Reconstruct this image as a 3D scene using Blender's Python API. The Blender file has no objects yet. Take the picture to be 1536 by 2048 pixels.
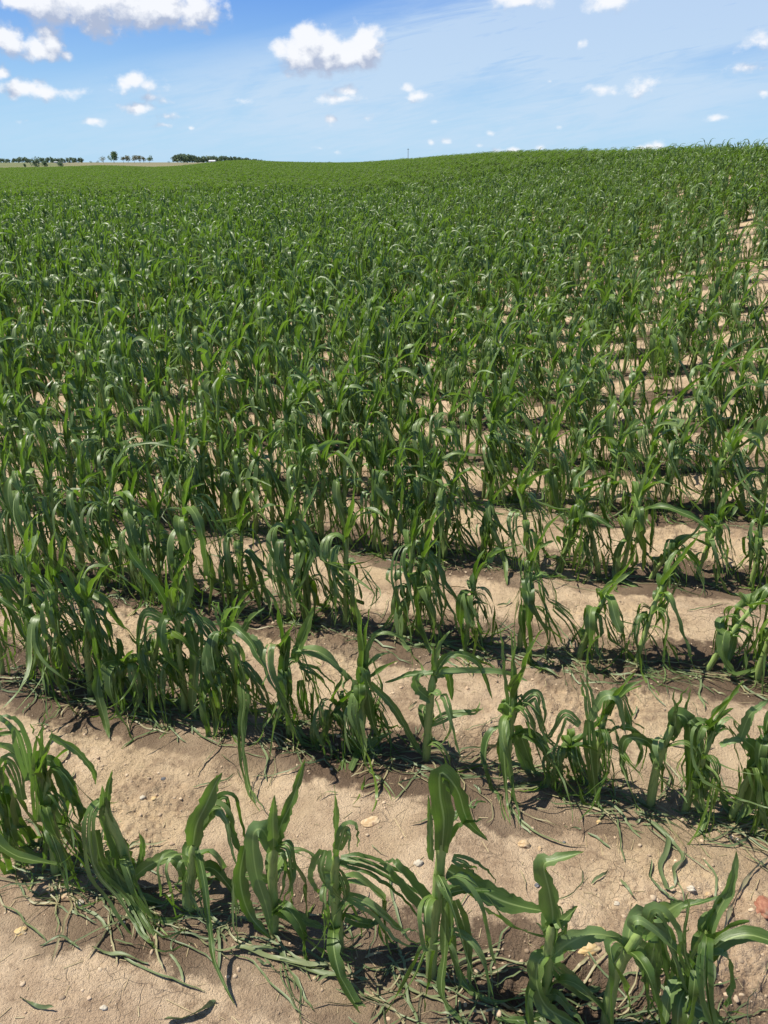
import bpy, math
import numpy as np

# ------------------------------------------------------------------ camera, world, sun, exposure
H_CAM = 1.95
PITCH = math.radians(25.0)
FPX = 1500.0                       # focal length in pixels of the 1536 x 2048 photograph
sP, cP = math.sin(PITCH), math.cos(PITCH)
SC = bpy.context.scene
COL = SC.collection
cam_d = bpy.data.cameras.new("camera")
cam = bpy.data.objects.new("camera", cam_d)
COL.objects.link(cam)
cam.location = (0, 0, H_CAM)
cam.rotation_euler = (math.pi / 2 - PITCH, 0, 0)
cam_d.sensor_fit = 'VERTICAL'
cam_d.sensor_height = 36.0
cam_d.sensor_width = 27.0
cam_d.lens = 36.0 * FPX / 2048.0
cam_d.clip_start = 0.05
cam_d.clip_end = 20000
SC.camera = cam

SUN_ELEV = math.radians(60)
SUN_AZ = math.radians(-74)         # from +Y towards +X (negative: to the viewer's left, ahead)
SUN_STRENGTH = 5.0
sun_dir = np.array([math.sin(SUN_AZ) * math.cos(SUN_ELEV), math.cos(SUN_AZ) * math.cos(SUN_ELEV), math.sin(SUN_ELEV)])
ld = bpy.data.lights.new("sun", 'SUN')
ld.energy = SUN_STRENGTH
ld.angle = math.radians(0.5)
ld.color = (1.0, 0.95, 0.82)
lo = bpy.data.objects.new("sun", ld)
COL.objects.link(lo)
from mathutils import Vector
lo.rotation_euler = Vector(sun_dir).to_track_quat('Z', 'Y').to_euler()
lo.location = (-20, 10, 40)

SC.view_settings.view_transform = 'Standard'
SC.view_settings.look = 'None'
SC.view_settings.gamma = 1.0
SC.view_settings.use_curve_mapping = False
SC.view_settings.exposure = 0.42


def px_dir(x, y):
    u, v = (x - 768) / FPX, (y - 1024) / FPX
    return np.array([u, cP - v * sP, -(sP + v * cP)])


class NT:
    """small helper for node trees"""
    def __init__(self, tree):
        self.t = tree

    def n(self, typ, **kw):
        nd = self.t.nodes.new(typ)
        ins = kw.pop('ins', {})
        for k, v in kw.items():
            setattr(nd, k, v)
        for k, v in ins.items():
            self.put(nd.inputs[k], v)
        return nd

    def put(self, sock, v):
        if isinstance(v, bpy.types.NodeSocket):
            self.t.links.new(v, sock)
        else:
            sock.default_value = v

    def math(self, op, a, b=None, c=None, clamp=False):
        nd = self.t.nodes.new('ShaderNodeMath')
        nd.operation = op
        nd.use_clamp = clamp
        self.put(nd.inputs[0], a)
        if b is not None:
            self.put(nd.inputs[1], b)
        if c is not None:
            self.put(nd.inputs[2], c)
        return nd.outputs[0]

    def vmath(self, op, a, b=None, out=0):
        nd = self.t.nodes.new('ShaderNodeVectorMath')
        nd.operation = op
        self.put(nd.inputs[0], a)
        if b is not None:
            self.put(nd.inputs[1], b)
        return nd.outputs[out]

    def ramp(self, f, a, b, lo=0.0, hi=1.0, smooth=True):
        nd = self.t.nodes.new('ShaderNodeMapRange')
        nd.interpolation_type = 'SMOOTHSTEP' if smooth else 'LINEAR'
        nd.clamp = True if not smooth else nd.clamp
        self.put(nd.inputs[0], f)
        self.put(nd.inputs[1], a)
        self.put(nd.inputs[2], b)
        self.put(nd.inputs[3], lo)
        self.put(nd.inputs[4], hi)
        return nd.outputs[0]

    def noise(self, vec, scale, detail=4.0, rough=0.55, dist=0.0, out='Fac', typ=None):
        nd = self.t.nodes.new('ShaderNodeTexNoise')
        if typ:
            nd.noise_type = typ
        self.put(nd.inputs['Vector'], vec)
        self.put(nd.inputs['Scale'], scale)
        nd.inputs['Detail'].default_value = detail
        nd.inputs['Roughness'].default_value = rough
        nd.inputs['Distortion'].default_value = dist
        return nd.outputs[out]

    def mix(self, f, a, b, blend='MIX'):
        nd = self.t.nodes.new('ShaderNodeMix')
        nd.data_type = 'RGBA'
        nd.blend_type = blend
        self.put(nd.inputs[0], f)
        self.put(nd.inputs[6], a)
        self.put(nd.inputs[7], b)
        return nd.outputs[2]


def rgb(r, g, b):
    return (r, g, b, 1.0)


# clouds: (x, y) pixel in the sky part of the photograph -> direction; radii in pixels
CLOUDS = [
    # the long bank at the top
    (100, 5, 75, 40), (180, 15, 80, 42), (250, 10, 80, 44), (320, 14, 75, 40), (385, 18, 65, 32), (40, 0, 60, 25),
    # left pair
    (10, 78, 38, 26), (75, 100, 40, 22), (105, 88, 36, 24), (128, 108, 14, 9),
    # saddle-shaped cloud
    (600, 112, 50, 30), (612, 92, 44, 32), (650, 102, 50, 32), (690, 112, 44, 28), (735, 92, 38, 34), (748, 76, 24, 22), (715, 112, 46, 24), (665, 125, 80, 20),
    # left low ones
    (5, 148, 20, 14), (60, 178, 62, 15), (110, 184, 50, 11), (35, 173, 40, 12),
    (262, 160, 38, 17), (295, 172, 34, 13), (245, 170, 22, 14), (300, 195, 22, 9), (330, 202, 22, 7), (280, 215, 36, 9), (336, 232, 24, 7), (52, 241, 17, 5.5), (193, 242, 22, 6),
    (330, 250, 16, 4.5), (482, 201, 18, 7), (382, 256, 5, 3),
    (690, 182, 22, 12), (680, 198, 40, 10), (664, 238, 13, 11), (733, 237, 14, 7),
    (1040, -2, 60, 16), (1215, 5, 50, 18), (1510, 78, 28, 15), (1530, 86, 22, 12), (1161, 87, 10, 6),
    (1208, 179, 27, 10), (1285, 172, 32, 17), (1270, 178, 24, 11), (1528, 186, 14, 7), (1438, 236, 22, 5), (1490, 135, 34, 9), (830, 190, 34, 14), (815, 178, 20, 9),
    (870, 243, 10, 5), (982, 267, 8, 4), (863, 285, 9, 5), (895, 285, 9, 4.5), (993, 301, 14, 7), (1030, 301, 14, 5.5), (1080, 296, 10, 5),
    (1320, 291, 19, 8), (1280, 297, 16, 5), (1300, 294, 12, 6), (1120, 254, 8, 4), (958, 292, 8, 4), (670, 305, 10, 5), (640, 296, 12, 3.5), (1100, 163, 8, 4),
]

world = bpy.data.worlds.new("World")
SC.world = world
world.use_nodes = True
wt = world.node_tree
for nd in list(wt.nodes):
    wt.nodes.remove(nd)
W = NT(wt)
SKY_K = 0.069
sky = W.n('ShaderNodeTexSky', sky_type='NISHITA', sun_disc=False, sun_elevation=SUN_ELEV, sun_rotation=SUN_AZ,
          altitude=200.0, air_density=1.0, dust_density=0.6, ozone_density=2.2)

# cloud density group: (a, b) in radians of azimuth and elevation
cg = bpy.data.node_groups.new("cumulus", 'ShaderNodeTree')
cg.interface.new_socket('ab', in_out='INPUT', socket_type='NodeSocketVector')
cg.interface.new_socket('density', in_out='OUTPUT', socket_type='NodeSocketFloat')
G = NT(cg)
gi = G.n('NodeGroupInput')
go = G.n('NodeGroupOutput')
ab = gi.outputs[0]
wob = G.n('ShaderNodeTexNoise', noise_dimensions='2D', ins={'Vector': ab, 'Scale': 22.0, 'Detail': 3.0})
abw = G.vmath('ADD', ab, G.vmath('MULTIPLY', G.vmath('SUBTRACT', wob.outputs['Color'], (0.5, 0.5, 0.5)), (0.03, 0.016, 0)))
acc = None
for (cx, cy, rx, ry) in CLOUDS:
    d = px_dir(cx, cy)
    a0, b0 = math.atan2(d[0], d[1]), math.atan2(d[2], math.hypot(d[0], d[1]))
    k = math.hypot(d[0], d[1])
    ra, rb = rx / FPX / k * 1.12, ry / FPX * 0.92 * 1.15
    big = min(1.0, 0.24 + ry / 36.0) * (0.8 if cx > 1100 and cy > 30 else 1.0)
    q = G.vmath('MULTIPLY', G.vmath('SUBTRACT', abw if ry > 12 else ab, (a0, b0, 0)), (1 / ra, 1 / rb, 0))
    ln = G.vmath('LENGTH', q, out=1)
    f = G.math('SUBTRACT', big, G.math('MULTIPLY', ln, big))
    acc = f if acc is None else G.math('SMOOTH_MAX', acc, f, 0.12)
fb = G.n('ShaderNodeTexNoise', noise_dimensions='2D', ins={'Vector': G.vmath('MULTIPLY', ab, (1, 1.35, 0)), 'Scale': 34.0, 'Detail': 8.0, 'Roughness': 0.6})
fb2 = G.n('ShaderNodeTexVoronoi', voronoi_dimensions='2D', feature='SMOOTH_F1', ins={'Vector': G.vmath('ADD', G.vmath('MULTIPLY', ab, (1, 1.2, 0)), G.vmath('MULTIPLY', fb.outputs['Color'], (0.01, 0.01, 0))), 'Scale': 75.0, 'Smoothness': 0.5})
nz = G.math('ADD', G.math('MULTIPLY', G.math('SUBTRACT', fb.outputs['Fac'], 0.5), 1.25), G.math('MULTIPLY', G.math('SUBTRACT', 0.45, fb2.outputs['Distance']), 0.22))
G.put(go.inputs[0], G.math('ADD', acc, nz))

tc = W.n('ShaderNodeTexCoord')
sep = W.n('ShaderNodeSeparateXYZ', ins={0: tc.outputs['Generated']})
dx, dy, dz = sep.outputs
az = W.math('ARCTAN2', dx, dy)
el = W.math('ARCSINE', dz)
abv = W.n('ShaderNodeCombineXYZ', ins={0: az, 1: el, 2: 0.0}).outputs[0]
g1 = W.n('ShaderNodeGroup', node_tree=cg, ins={0: abv}).outputs[0]
g2 = W.n('ShaderNodeGroup', node_tree=cg, ins={0: W.vmath('ADD', abv, (-0.006, 0.018, 0))}).outputs[0]
alpha = W.ramp(g1, -0.05, 0.55)
shn = W.noise(abv, 60.0, 6.0, 0.65)
lit = W.ramp(W.math('ADD', W.math('SUBTRACT', g1, g2), W.math('MULTIPLY', W.math('SUBTRACT', shn, 0.5), 0.9)), -0.26, 0.40, smooth=False)
core = W.ramp(g1, 0.2, 1.1)
# cirrus: broad combed veils, densest across the middle and right
CIRRUS = [(1180, 95, 470, 120, .95), (1400, 10, 380, 80, .8), (420, 140, 300, 60, .42), (640, 215, 330, 50, .40), (1000, 250, 620, 60, .35), (820, 70, 230, 50, .45), (150, 290, 500, 60, .18),
          (985, 172, 130, 26, -.75), (1440, 112, 130, 20, -.8), (940, 225, 160, 16, -.35), (620, 20, 330, 55, -.5), (150, 60, 260, 60, -.4)]
cov = 0.10
for (cx, cy, rx, ry, wgt) in CIRRUS:
    d = px_dir(cx, cy); kk = math.hypot(d[0], d[1])
    q = W.vmath('MULTIPLY', W.vmath('SUBTRACT', W.n('ShaderNodeVectorRotate', rotation_type='Z_AXIS', ins={'Vector': abv, 'Center': (math.atan2(d[0], d[1]), math.atan2(d[2], kk), 0), 'Angle': math.radians(-7)}).outputs[0],
                (math.atan2(d[0], d[1]), math.atan2(d[2], kk), 0)), (FPX * kk / rx, FPX / ry, 0))
    l2 = W.vmath('DOT_PRODUCT', q, q, out=1)
    cov = W.math('ADD', W.math('MULTIPLY', W.math('EXPONENT', W.math('MULTIPLY', l2, -0.8)), wgt), cov)
rot = W.n('ShaderNodeVectorRotate', rotation_type='Z_AXIS', ins={'Vector': abv, 'Angle': math.radians(-9)}).outputs[0]
ci1 = W.noise(W.vmath('MULTIPLY', rot, (1.0, 5.0, 0)), 4.5, 6.0, 0.6, 1.4)
ci2 = W.noise(W.vmath('MULTIPLY', rot, (1.0, 9.0, 0)), 11.0, 6.0, 0.62, 1.8)
strk = W.math('ADD', W.math('MULTIPLY', ci1, 0.65), W.math('MULTIPLY', ci2, 0.35))
far_az = W.ramp(W.math('ABSOLUTE', az), 0.6, 0.9, 0.0, 0.2)
veil = W.math('MULTIPLY', W.math('ADD', cov, far_az), W.ramp(strk, 0.30, 0.62, 0.35, 1.15), clamp=True)
veil = W.math('MULTIPLY', veil, 0.74)
grad = W.mix(W.ramp(el, 0.0, 0.24), rgb(4.6, 7.9, 10.8), rgb(0.85, 3.0, 9.2))
grad = W.mix(W.ramp(el, 0.25, 0.9), grad, rgb(0.22, 0.65, 2.1))
skycol = W.mix(0.85, sky.outputs[0], grad, 'MIX')
base = W.mix(veil, skycol, rgb(6.6, 8.2, 10.0))
ccol = W.mix(lit, rgb(4.9, 5.6, 7.3), rgb(10.6, 10.7, 11.0))
allc = W.mix(W.math('MULTIPLY', alpha, 0.93), base, ccol)
below = W.ramp(dz, -0.06, -0.005)
allc = W.mix(below, rgb(2.0, 2.2, 1.6), allc)
bg = W.n('ShaderNodeBackground', ins={'Color': allc, 'Strength': SKY_K})
wo = W.n('ShaderNodeOutputWorld', ins={'Surface': bg.outputs[0]})
world.cycles.sampling_method = 'MANUAL'
world.cycles.sample_map_resolution = 512


# ------------------------------------------------------------------ noise and terrain
def hash2(ix, iy, seed=0):
    h = (ix.astype(np.int64) * 374761393 + iy.astype(np.int64) * 668265263 + seed * 982451653) & 0xFFFFFFFF
    h = ((h ^ (h >> 13)) * 1274126177) & 0xFFFFFFFF
    return ((h ^ (h >> 16)) & 0xFFFFFF) / float(0xFFFFFF)


def vnoise(x, y, seed=0):
    ix, iy = np.floor(x), np.floor(y)
    fx, fy = x - ix, y - iy
    fx = fx * fx * fx * (fx * (fx * 6 - 15) + 10)
    fy = fy * fy * fy * (fy * (fy * 6 - 15) + 10)
    a = hash2(ix, iy, seed); b = hash2(ix + 1, iy, seed)
    c = hash2(ix, iy + 1, seed); d = hash2(ix + 1, iy + 1, seed)
    return (a + (b - a) * fx + (c - a) * fy + (a - b - c + d) * fx * fy) * 2 - 1


def fbm(x, y, octv=4, seed=0, gain=0.5):
    s, amp = 0, 1.0
    for k in range(octv):
        c, sn = math.cos(0.6 + k), math.sin(0.6 + k)
        s = s + amp * vnoise((x * c - y * sn) * 2 ** k + 17.3 * k, (x * sn + y * c) * 2 ** k - 9.1 * k, seed + k)
        amp *= gain
    return s


ROW_A = math.radians(-16.0)
RD = np.array([math.cos(ROW_A), math.sin(ROW_A)])        # along the rows
RN = np.array([-math.sin(ROW_A), math.cos(ROW_A)])       # across the rows
ROW_S, ROW_0 = 0.757, 1.262                              # spacing; first full row in view

# skyline of the maize: pixel x, pixel y, metres to the crest
SKYL = [(-900, 338, 240), (-100, 338, 240), (0, 337, 240), (100, 335, 250), (200, 331.5, 260), (250, 333, 255), (300, 335, 245), (350, 333.5, 230), (400, 328, 210),
        (450, 323, 200), (485, 321.2, 200), (560, 324.5, 210), (620, 326, 210), (700, 326.5, 200), (760, 323, 170), (800, 320, 150),
        (870, 315, 125), (950, 309.5, 100), (1020, 306, 85), (1100, 304.5, 70), (1180, 304, 62), (1250, 303, 54), (1320, 299, 47), (1380, 295, 42), (1450, 290.5, 37),
        (1536, 286, 33), (1700, 283, 30), (2600, 283, 30)]
CAN_H = 0.62
_ta, _tz, _tr = [], [], []
for (sx, sy, sr) in SKYL:
    d = px_dir(sx, sy)
    _ta.append(math.atan2(d[0], d[1]))
    _tz.append(H_CAM + d[2] / math.hypot(d[0], d[1]) * sr - CAN_H)
    _tr.append(sr)
_ta = [-math.pi, -2.0] + _ta + [2.0, math.pi]
_tz = [0.2, 0.1] + _tz + [1.0, 0.2]
_tr = [120, 160] + _tr + [60, 120]
_ga = np.linspace(-math.pi, math.pi, 7201)
_k = np.exp(-0.5 * (np.arange(-30, 31) / 9.0) ** 2); _k /= _k.sum()
_gz = np.convolve(np.pad(np.interp(_ga, _ta, _tz), 30, mode='edge'), _k, 'valid')
_gr = np.convolve(np.pad(np.interp(_ga, _ta, _tr), 30, mode='edge'), _k, 'valid')


def crest(x, y):
    a = np.arctan2(x, y)
    return np.interp(a, _ga, _gz), np.interp(a, _ga, _gr)


def terrain(x, y):
    """large shape of the land, without soil relief"""
    x = np.asarray(x, float); y = np.asarray(y, float)
    r = np.hypot(x, y)
    Z, R = crest(x, y)
    t = np.clip(r / R, 0, 1)
    up = Z * (t * t * (3 - 2 * t))
    far = 1.25
    w = np.clip((r - R) / 620.0, 0, 1)
    drop = -np.clip((Z - 0.0), 0, 2.2) * 0.9 * (1 - np.exp(-np.clip(r - R, 0, None) / 90.0)) * np.clip((Z - 0.2), 0, 1)
    wf = w * w * (3 - 2 * w)
    out = np.where(r <= R, up, (Z + drop) * (1 - wf) + far * wf)
    return out


def soil(x, y):
    """relief of the worked soil near the camera"""
    x = np.asarray(x, float); y = np.asarray(y, float)
    r = np.hypot(x, y)
    c = (x * RN[0] + y * RN[1] - ROW_0) / ROW_S
    ph = c - np.round(c)
    fade = np.clip(1.25 - r / 14.0, 0.12, 1)
    wob = fbm(x * 1.3, y * 1.3, 2, 5) * 0.05
    ridge = 0.019 * (1 - np.exp(-((ph + wob + 0.03) / 0.19) ** 2))
    big = 0.014 * fbm(x * 2.2, y * 2.2, 3, 11)
    rough = np.clip(0.55 + 0.9 * fbm(x * 1.7 + 4, y * 1.7, 2, 23), 0.08, 1.3)
    clod = 0.0110 * fbm(x * 16, y * 16, 4, 31, 0.62) * rough
    near = np.clip(1.25 - r / 8.0, 0, 1)
    fine = 0.0032 * fbm(x * 60, y * 60, 3, 41, 0.62) * rough * near
    lump = vnoise(x * 28, y * 28, 51)
    lumps = 0.013 * np.clip(lump - 0.45, 0, 1) * rough * near
    return (ridge + big + clod + fine + lumps) * fade


def ground(x, y):
    return terrain(x, y) + soil(x, y)


def gz(x, y):
    return float(ground(np.array([x]), np.array([y]))[0])


# ------------------------------------------------------------------ object helpers
def new_mesh(name, V, F, mats=(), uv=None, attrs=None, smooth=True, loose=False):
    me = bpy.data.meshes.new(name)
    V = np.asarray(V, dtype=np.float32)
    F = np.asarray(F, dtype=np.int32)
    me.vertices.add(len(V))
    me.vertices.foreach_set('co', V.ravel())
    if len(F):
        k = F.shape[1]
        me.loops.add(F.size)
        me.loops.foreach_set('vertex_index', F.ravel())
        me.polygons.add(len(F))
        me.polygons.foreach_set('loop_start', np.arange(0, F.size, k, dtype=np.int32))
        me.polygons.foreach_set('loop_total', np.full(len(F), k, dtype=np.int32))
        me.polygons.foreach_set('use_smooth', np.full(len(F), smooth, dtype=bool))
    for m in mats:
        me.materials.append(m)
    if uv is not None:
        a = me.attributes.new('luv', 'FLOAT_VECTOR', 'POINT')
        a.data.foreach_set('vector', np.asarray(uv, dtype=np.float32).ravel())
    for an, (ty, arr) in (attrs or {}).items():
        a = me.attributes.new(an, ty, 'POINT')
        fld = {'FLOAT_VECTOR': 'vector'}.get(ty, 'value')
        a.data.foreach_set(fld, np.asarray(arr).ravel())
    me.update(calc_edges=True)
    return me


def put(name, me, parent=None, label=None, cat=None, group=None, kind=None, loc=None):
    o = bpy.data.objects.new(name, me)
    COL.objects.link(o)
    if parent is not None:
        o.parent = parent
    if loc is not None:
        o.location = loc
    if label: o['label'] = label
    if cat: o['category'] = cat
    if group: o['group'] = group
    if kind: o['kind'] = kind
    return o


def new_mat(name):
    m = bpy.data.materials.new(name)
    m.use_nodes = True
    for nd in list(m.node_tree.nodes):
        m.node_tree.nodes.remove(nd)
    return m, NT(m.node_tree)


# ------------------------------------------------------------------ materials
def make_leaf_mat(name='leaf_green', gloss=0.0, shade_mul=1.0):
    m, N = new_mat(name)
    at = N.n('ShaderNodeAttribute', attribute_name='luv')          # x: across 0..1, y: along 0..1, z: random of the leaf
    s = N.n('ShaderNodeSeparateXYZ', ins={0: at.outputs['Vector']})
    u, v, r = s.outputs
    oi = N.n('ShaderNodeObjectInfo')
    geo = N.n('ShaderNodeNewGeometry')
    rr = N.math('FRACT', N.math('ADD', r, N.math('MULTIPLY', oi.outputs['Random'], 3.7)))
    r2 = N.math('FRACT', N.math('MULTIPLY', rr, 7.31))
    seedv = N.math('MULTIPLY', rr, 37.0)
    stretch = N.n('ShaderNodeCombineXYZ', ins={0: N.math('MULTIPLY', u, 34.0), 1: N.math('MULTIPLY', v, 2.5), 2: seedv}).outputs[0]
    veins = N.noise(stretch, 1.0, 2.0, 0.6)
    blot = N.noise(N.n('ShaderNodeCombineXYZ', ins={0: N.math('MULTIPLY', u, 7.0), 1: N.math('MULTIPLY', v, 9.0), 2: seedv}).outputs[0], 1.0, 4.0, 0.6)
    tears = N.noise(N.n('ShaderNodeCombineXYZ', ins={0: N.math('MULTIPLY', u, 16.0), 1: N.math('MULTIPLY', v, 5.0), 2: N.math('ADD', seedv, 5.0)}).outputs[0], 1.0, 4.0, 0.7)
    top = N.mix(rr, rgb(shade_mul * 0.034, shade_mul * 0.085, shade_mul * 0.004), rgb(shade_mul * 0.172, shade_mul * 0.265, shade_mul * 0.030))
    und = N.mix(r2, rgb(shade_mul * 0.048, shade_mul * 0.098, shade_mul * 0.016), rgb(shade_mul * 0.155, shade_mul * 0.218, shade_mul * 0.070))
    c = N.mix(geo.outputs['Backfacing'], top, und)
    # young yellow-green bases
    c = N.mix(N.math('MULTIPLY', N.ramp(v, 0.28, 0.0), N.ramp(r2, 0.35, 0.9, 0.1, 0.7)), c, rgb(0.20, 0.34, 0.05))
    c = N.mix(N.ramp(veins, 0.42, 0.75, 0.0, 0.38), c, rgb(0.17, 0.26, 0.075))
    c = N.mix(N.ramp(blot, 0.5, 0.75, 0.0, 0.45), c, rgb(0.040, 0.095, 0.015))
    c = N.mix(N.ramp(N.math('FRACT', N.math('MULTIPLY', rr, 13.7)), 0.80, 0.86, 0.0, 0.5), c, rgb(0.24, 0.34, 0.14))
    rib = N.math('ABSOLUTE', N.math('SUBTRACT', u, 0.5))
    c = N.mix(N.math('MULTIPLY', N.ramp(rib, 0.055, 0.02), 0.75), c, rgb(0.34, 0.44, 0.16))
    c = N.mix(N.math('MULTIPLY', N.ramp(tears, 0.66, 0.72), N.ramp(v, 0.1, 0.4, 0.1, 0.8)), c, rgb(0.28, 0.31, 0.17))
    edge = N.math('MULTIPLY', N.ramp(rib, 0.44, 0.5), N.ramp(tears, 0.5, 0.62))
    c = N.mix(N.math('MULTIPLY', edge, 0.6), c, rgb(0.26, 0.25, 0.12))
    bumpv = N.math('ADD', N.math('MULTIPLY', veins, 0.7), N.math('MULTIPLY', blot, 0.6))
    bump = N.n('ShaderNodeBump', ins={'Strength': 0.45, 'Distance': 0.0015, 'Height': bumpv})
    rough = N.ramp(blot, 0.3, 0.75, 0.31 + gloss, 0.56 + gloss, smooth=False)
    p = N.n('ShaderNodeBsdfPrincipled', ins={'Base Color': c, 'Roughness': rough, 'Normal': bump.outputs[0], 'Specular IOR Level': 0.55 - gloss})
    tcol = N.mix(0.5, c, rgb(0.22, 0.45, 0.015))
    tr = N.n('ShaderNodeBsdfTranslucent', ins={'Color': tcol, 'Normal': bump.outputs[0]})
    mx = N.n('ShaderNodeMixShader', ins={0: 0.36, 1: p.outputs[0], 2: tr.outputs[0]})
    N.n('ShaderNodeOutputMaterial', ins={'Surface': mx.outputs[0]})
    return m


def make_stalk_mat():
    m, N = new_mat('stalk_green')
    at = N.n('ShaderNodeAttribute', attribute_name='luv')
    s = N.n('ShaderNodeSeparateXYZ', ins={0: at.outputs['Vector']})
    u, v, r = s.outputs
    st = N.noise(N.n('ShaderNodeCombineXYZ', ins={0: N.math('MULTIPLY', u, 22.0), 1: N.math('MULTIPLY', v, 2.0), 2: N.math('MULTIPLY', r, 30.0)}).outputs[0], 1.0, 3.0, 0.6)
    bl = N.noise(N.n('ShaderNodeCombineXYZ', ins={0: N.math('MULTIPLY', u, 5.0), 1: N.math('MULTIPLY', v, 11.0), 2: N.math('MULTIPLY', r, 30.0)}).outputs[0], 1.0, 4.0, 0.6)
    c = N.mix(st, rgb(0.16, 0.24, 0.045), rgb(0.34, 0.43, 0.15))
    c = N.mix(N.ramp(bl, 0.5, 0.7, 0.0, 0.5), c, rgb(0.08, 0.14, 0.04))
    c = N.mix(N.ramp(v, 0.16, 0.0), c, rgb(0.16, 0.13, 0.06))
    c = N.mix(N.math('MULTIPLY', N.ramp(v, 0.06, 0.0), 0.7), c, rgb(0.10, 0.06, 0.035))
    bump = N.n('ShaderNodeBump', ins={'Strength': 0.5, 'Distance': 0.002, 'Height': st})
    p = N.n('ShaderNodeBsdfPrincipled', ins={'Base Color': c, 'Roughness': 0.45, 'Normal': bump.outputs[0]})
    N.n('ShaderNodeOutputMaterial', ins={'Surface': p.outputs[0]})
    return m


def make_litter_mat():
    m, N = new_mat('wilted_leaf')
    at = N.n('ShaderNodeAttribute', attribute_name='luv')
    s = N.n('ShaderNodeSeparateXYZ', ins={0: at.outputs['Vector']})
    u, v, r = s.outputs
    st = N.noise(N.n('ShaderNodeCombineXYZ', ins={0: N.math('MULTIPLY', u, 16.0), 1: N.math('MULTIPLY', v, 3.0), 2: N.math('MULTIPLY', r, 60.0)}).outputs[0], 1.0, 3.0, 0.6)
    c = N.mix(r, rgb(0.085, 0.125, 0.045), rgb(0.22, 0.26, 0.12))
    c = N.mix(N.ramp(r, 0.66, 0.80), c, rgb(0.34, 0.29, 0.16))
    c = N.mix(N.ramp(st, 0.4, 0.75, 0.0, 0.5), c, rgb(0.19, 0.22, 0.12))
    p = N.n('ShaderNodeBsdfPrincipled', ins={'Base Color': c, 'Roughness': 0.5})
    tr = N.n('ShaderNodeBsdfTranslucent', ins={'Color': c})
    mx = N.n('ShaderNodeMixShader', ins={0: 0.15, 1: p.outputs[0], 2: tr.outputs[0]})
    N.n('ShaderNodeOutputMaterial', ins={'Surface': mx.outputs[0]})
    return m


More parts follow.
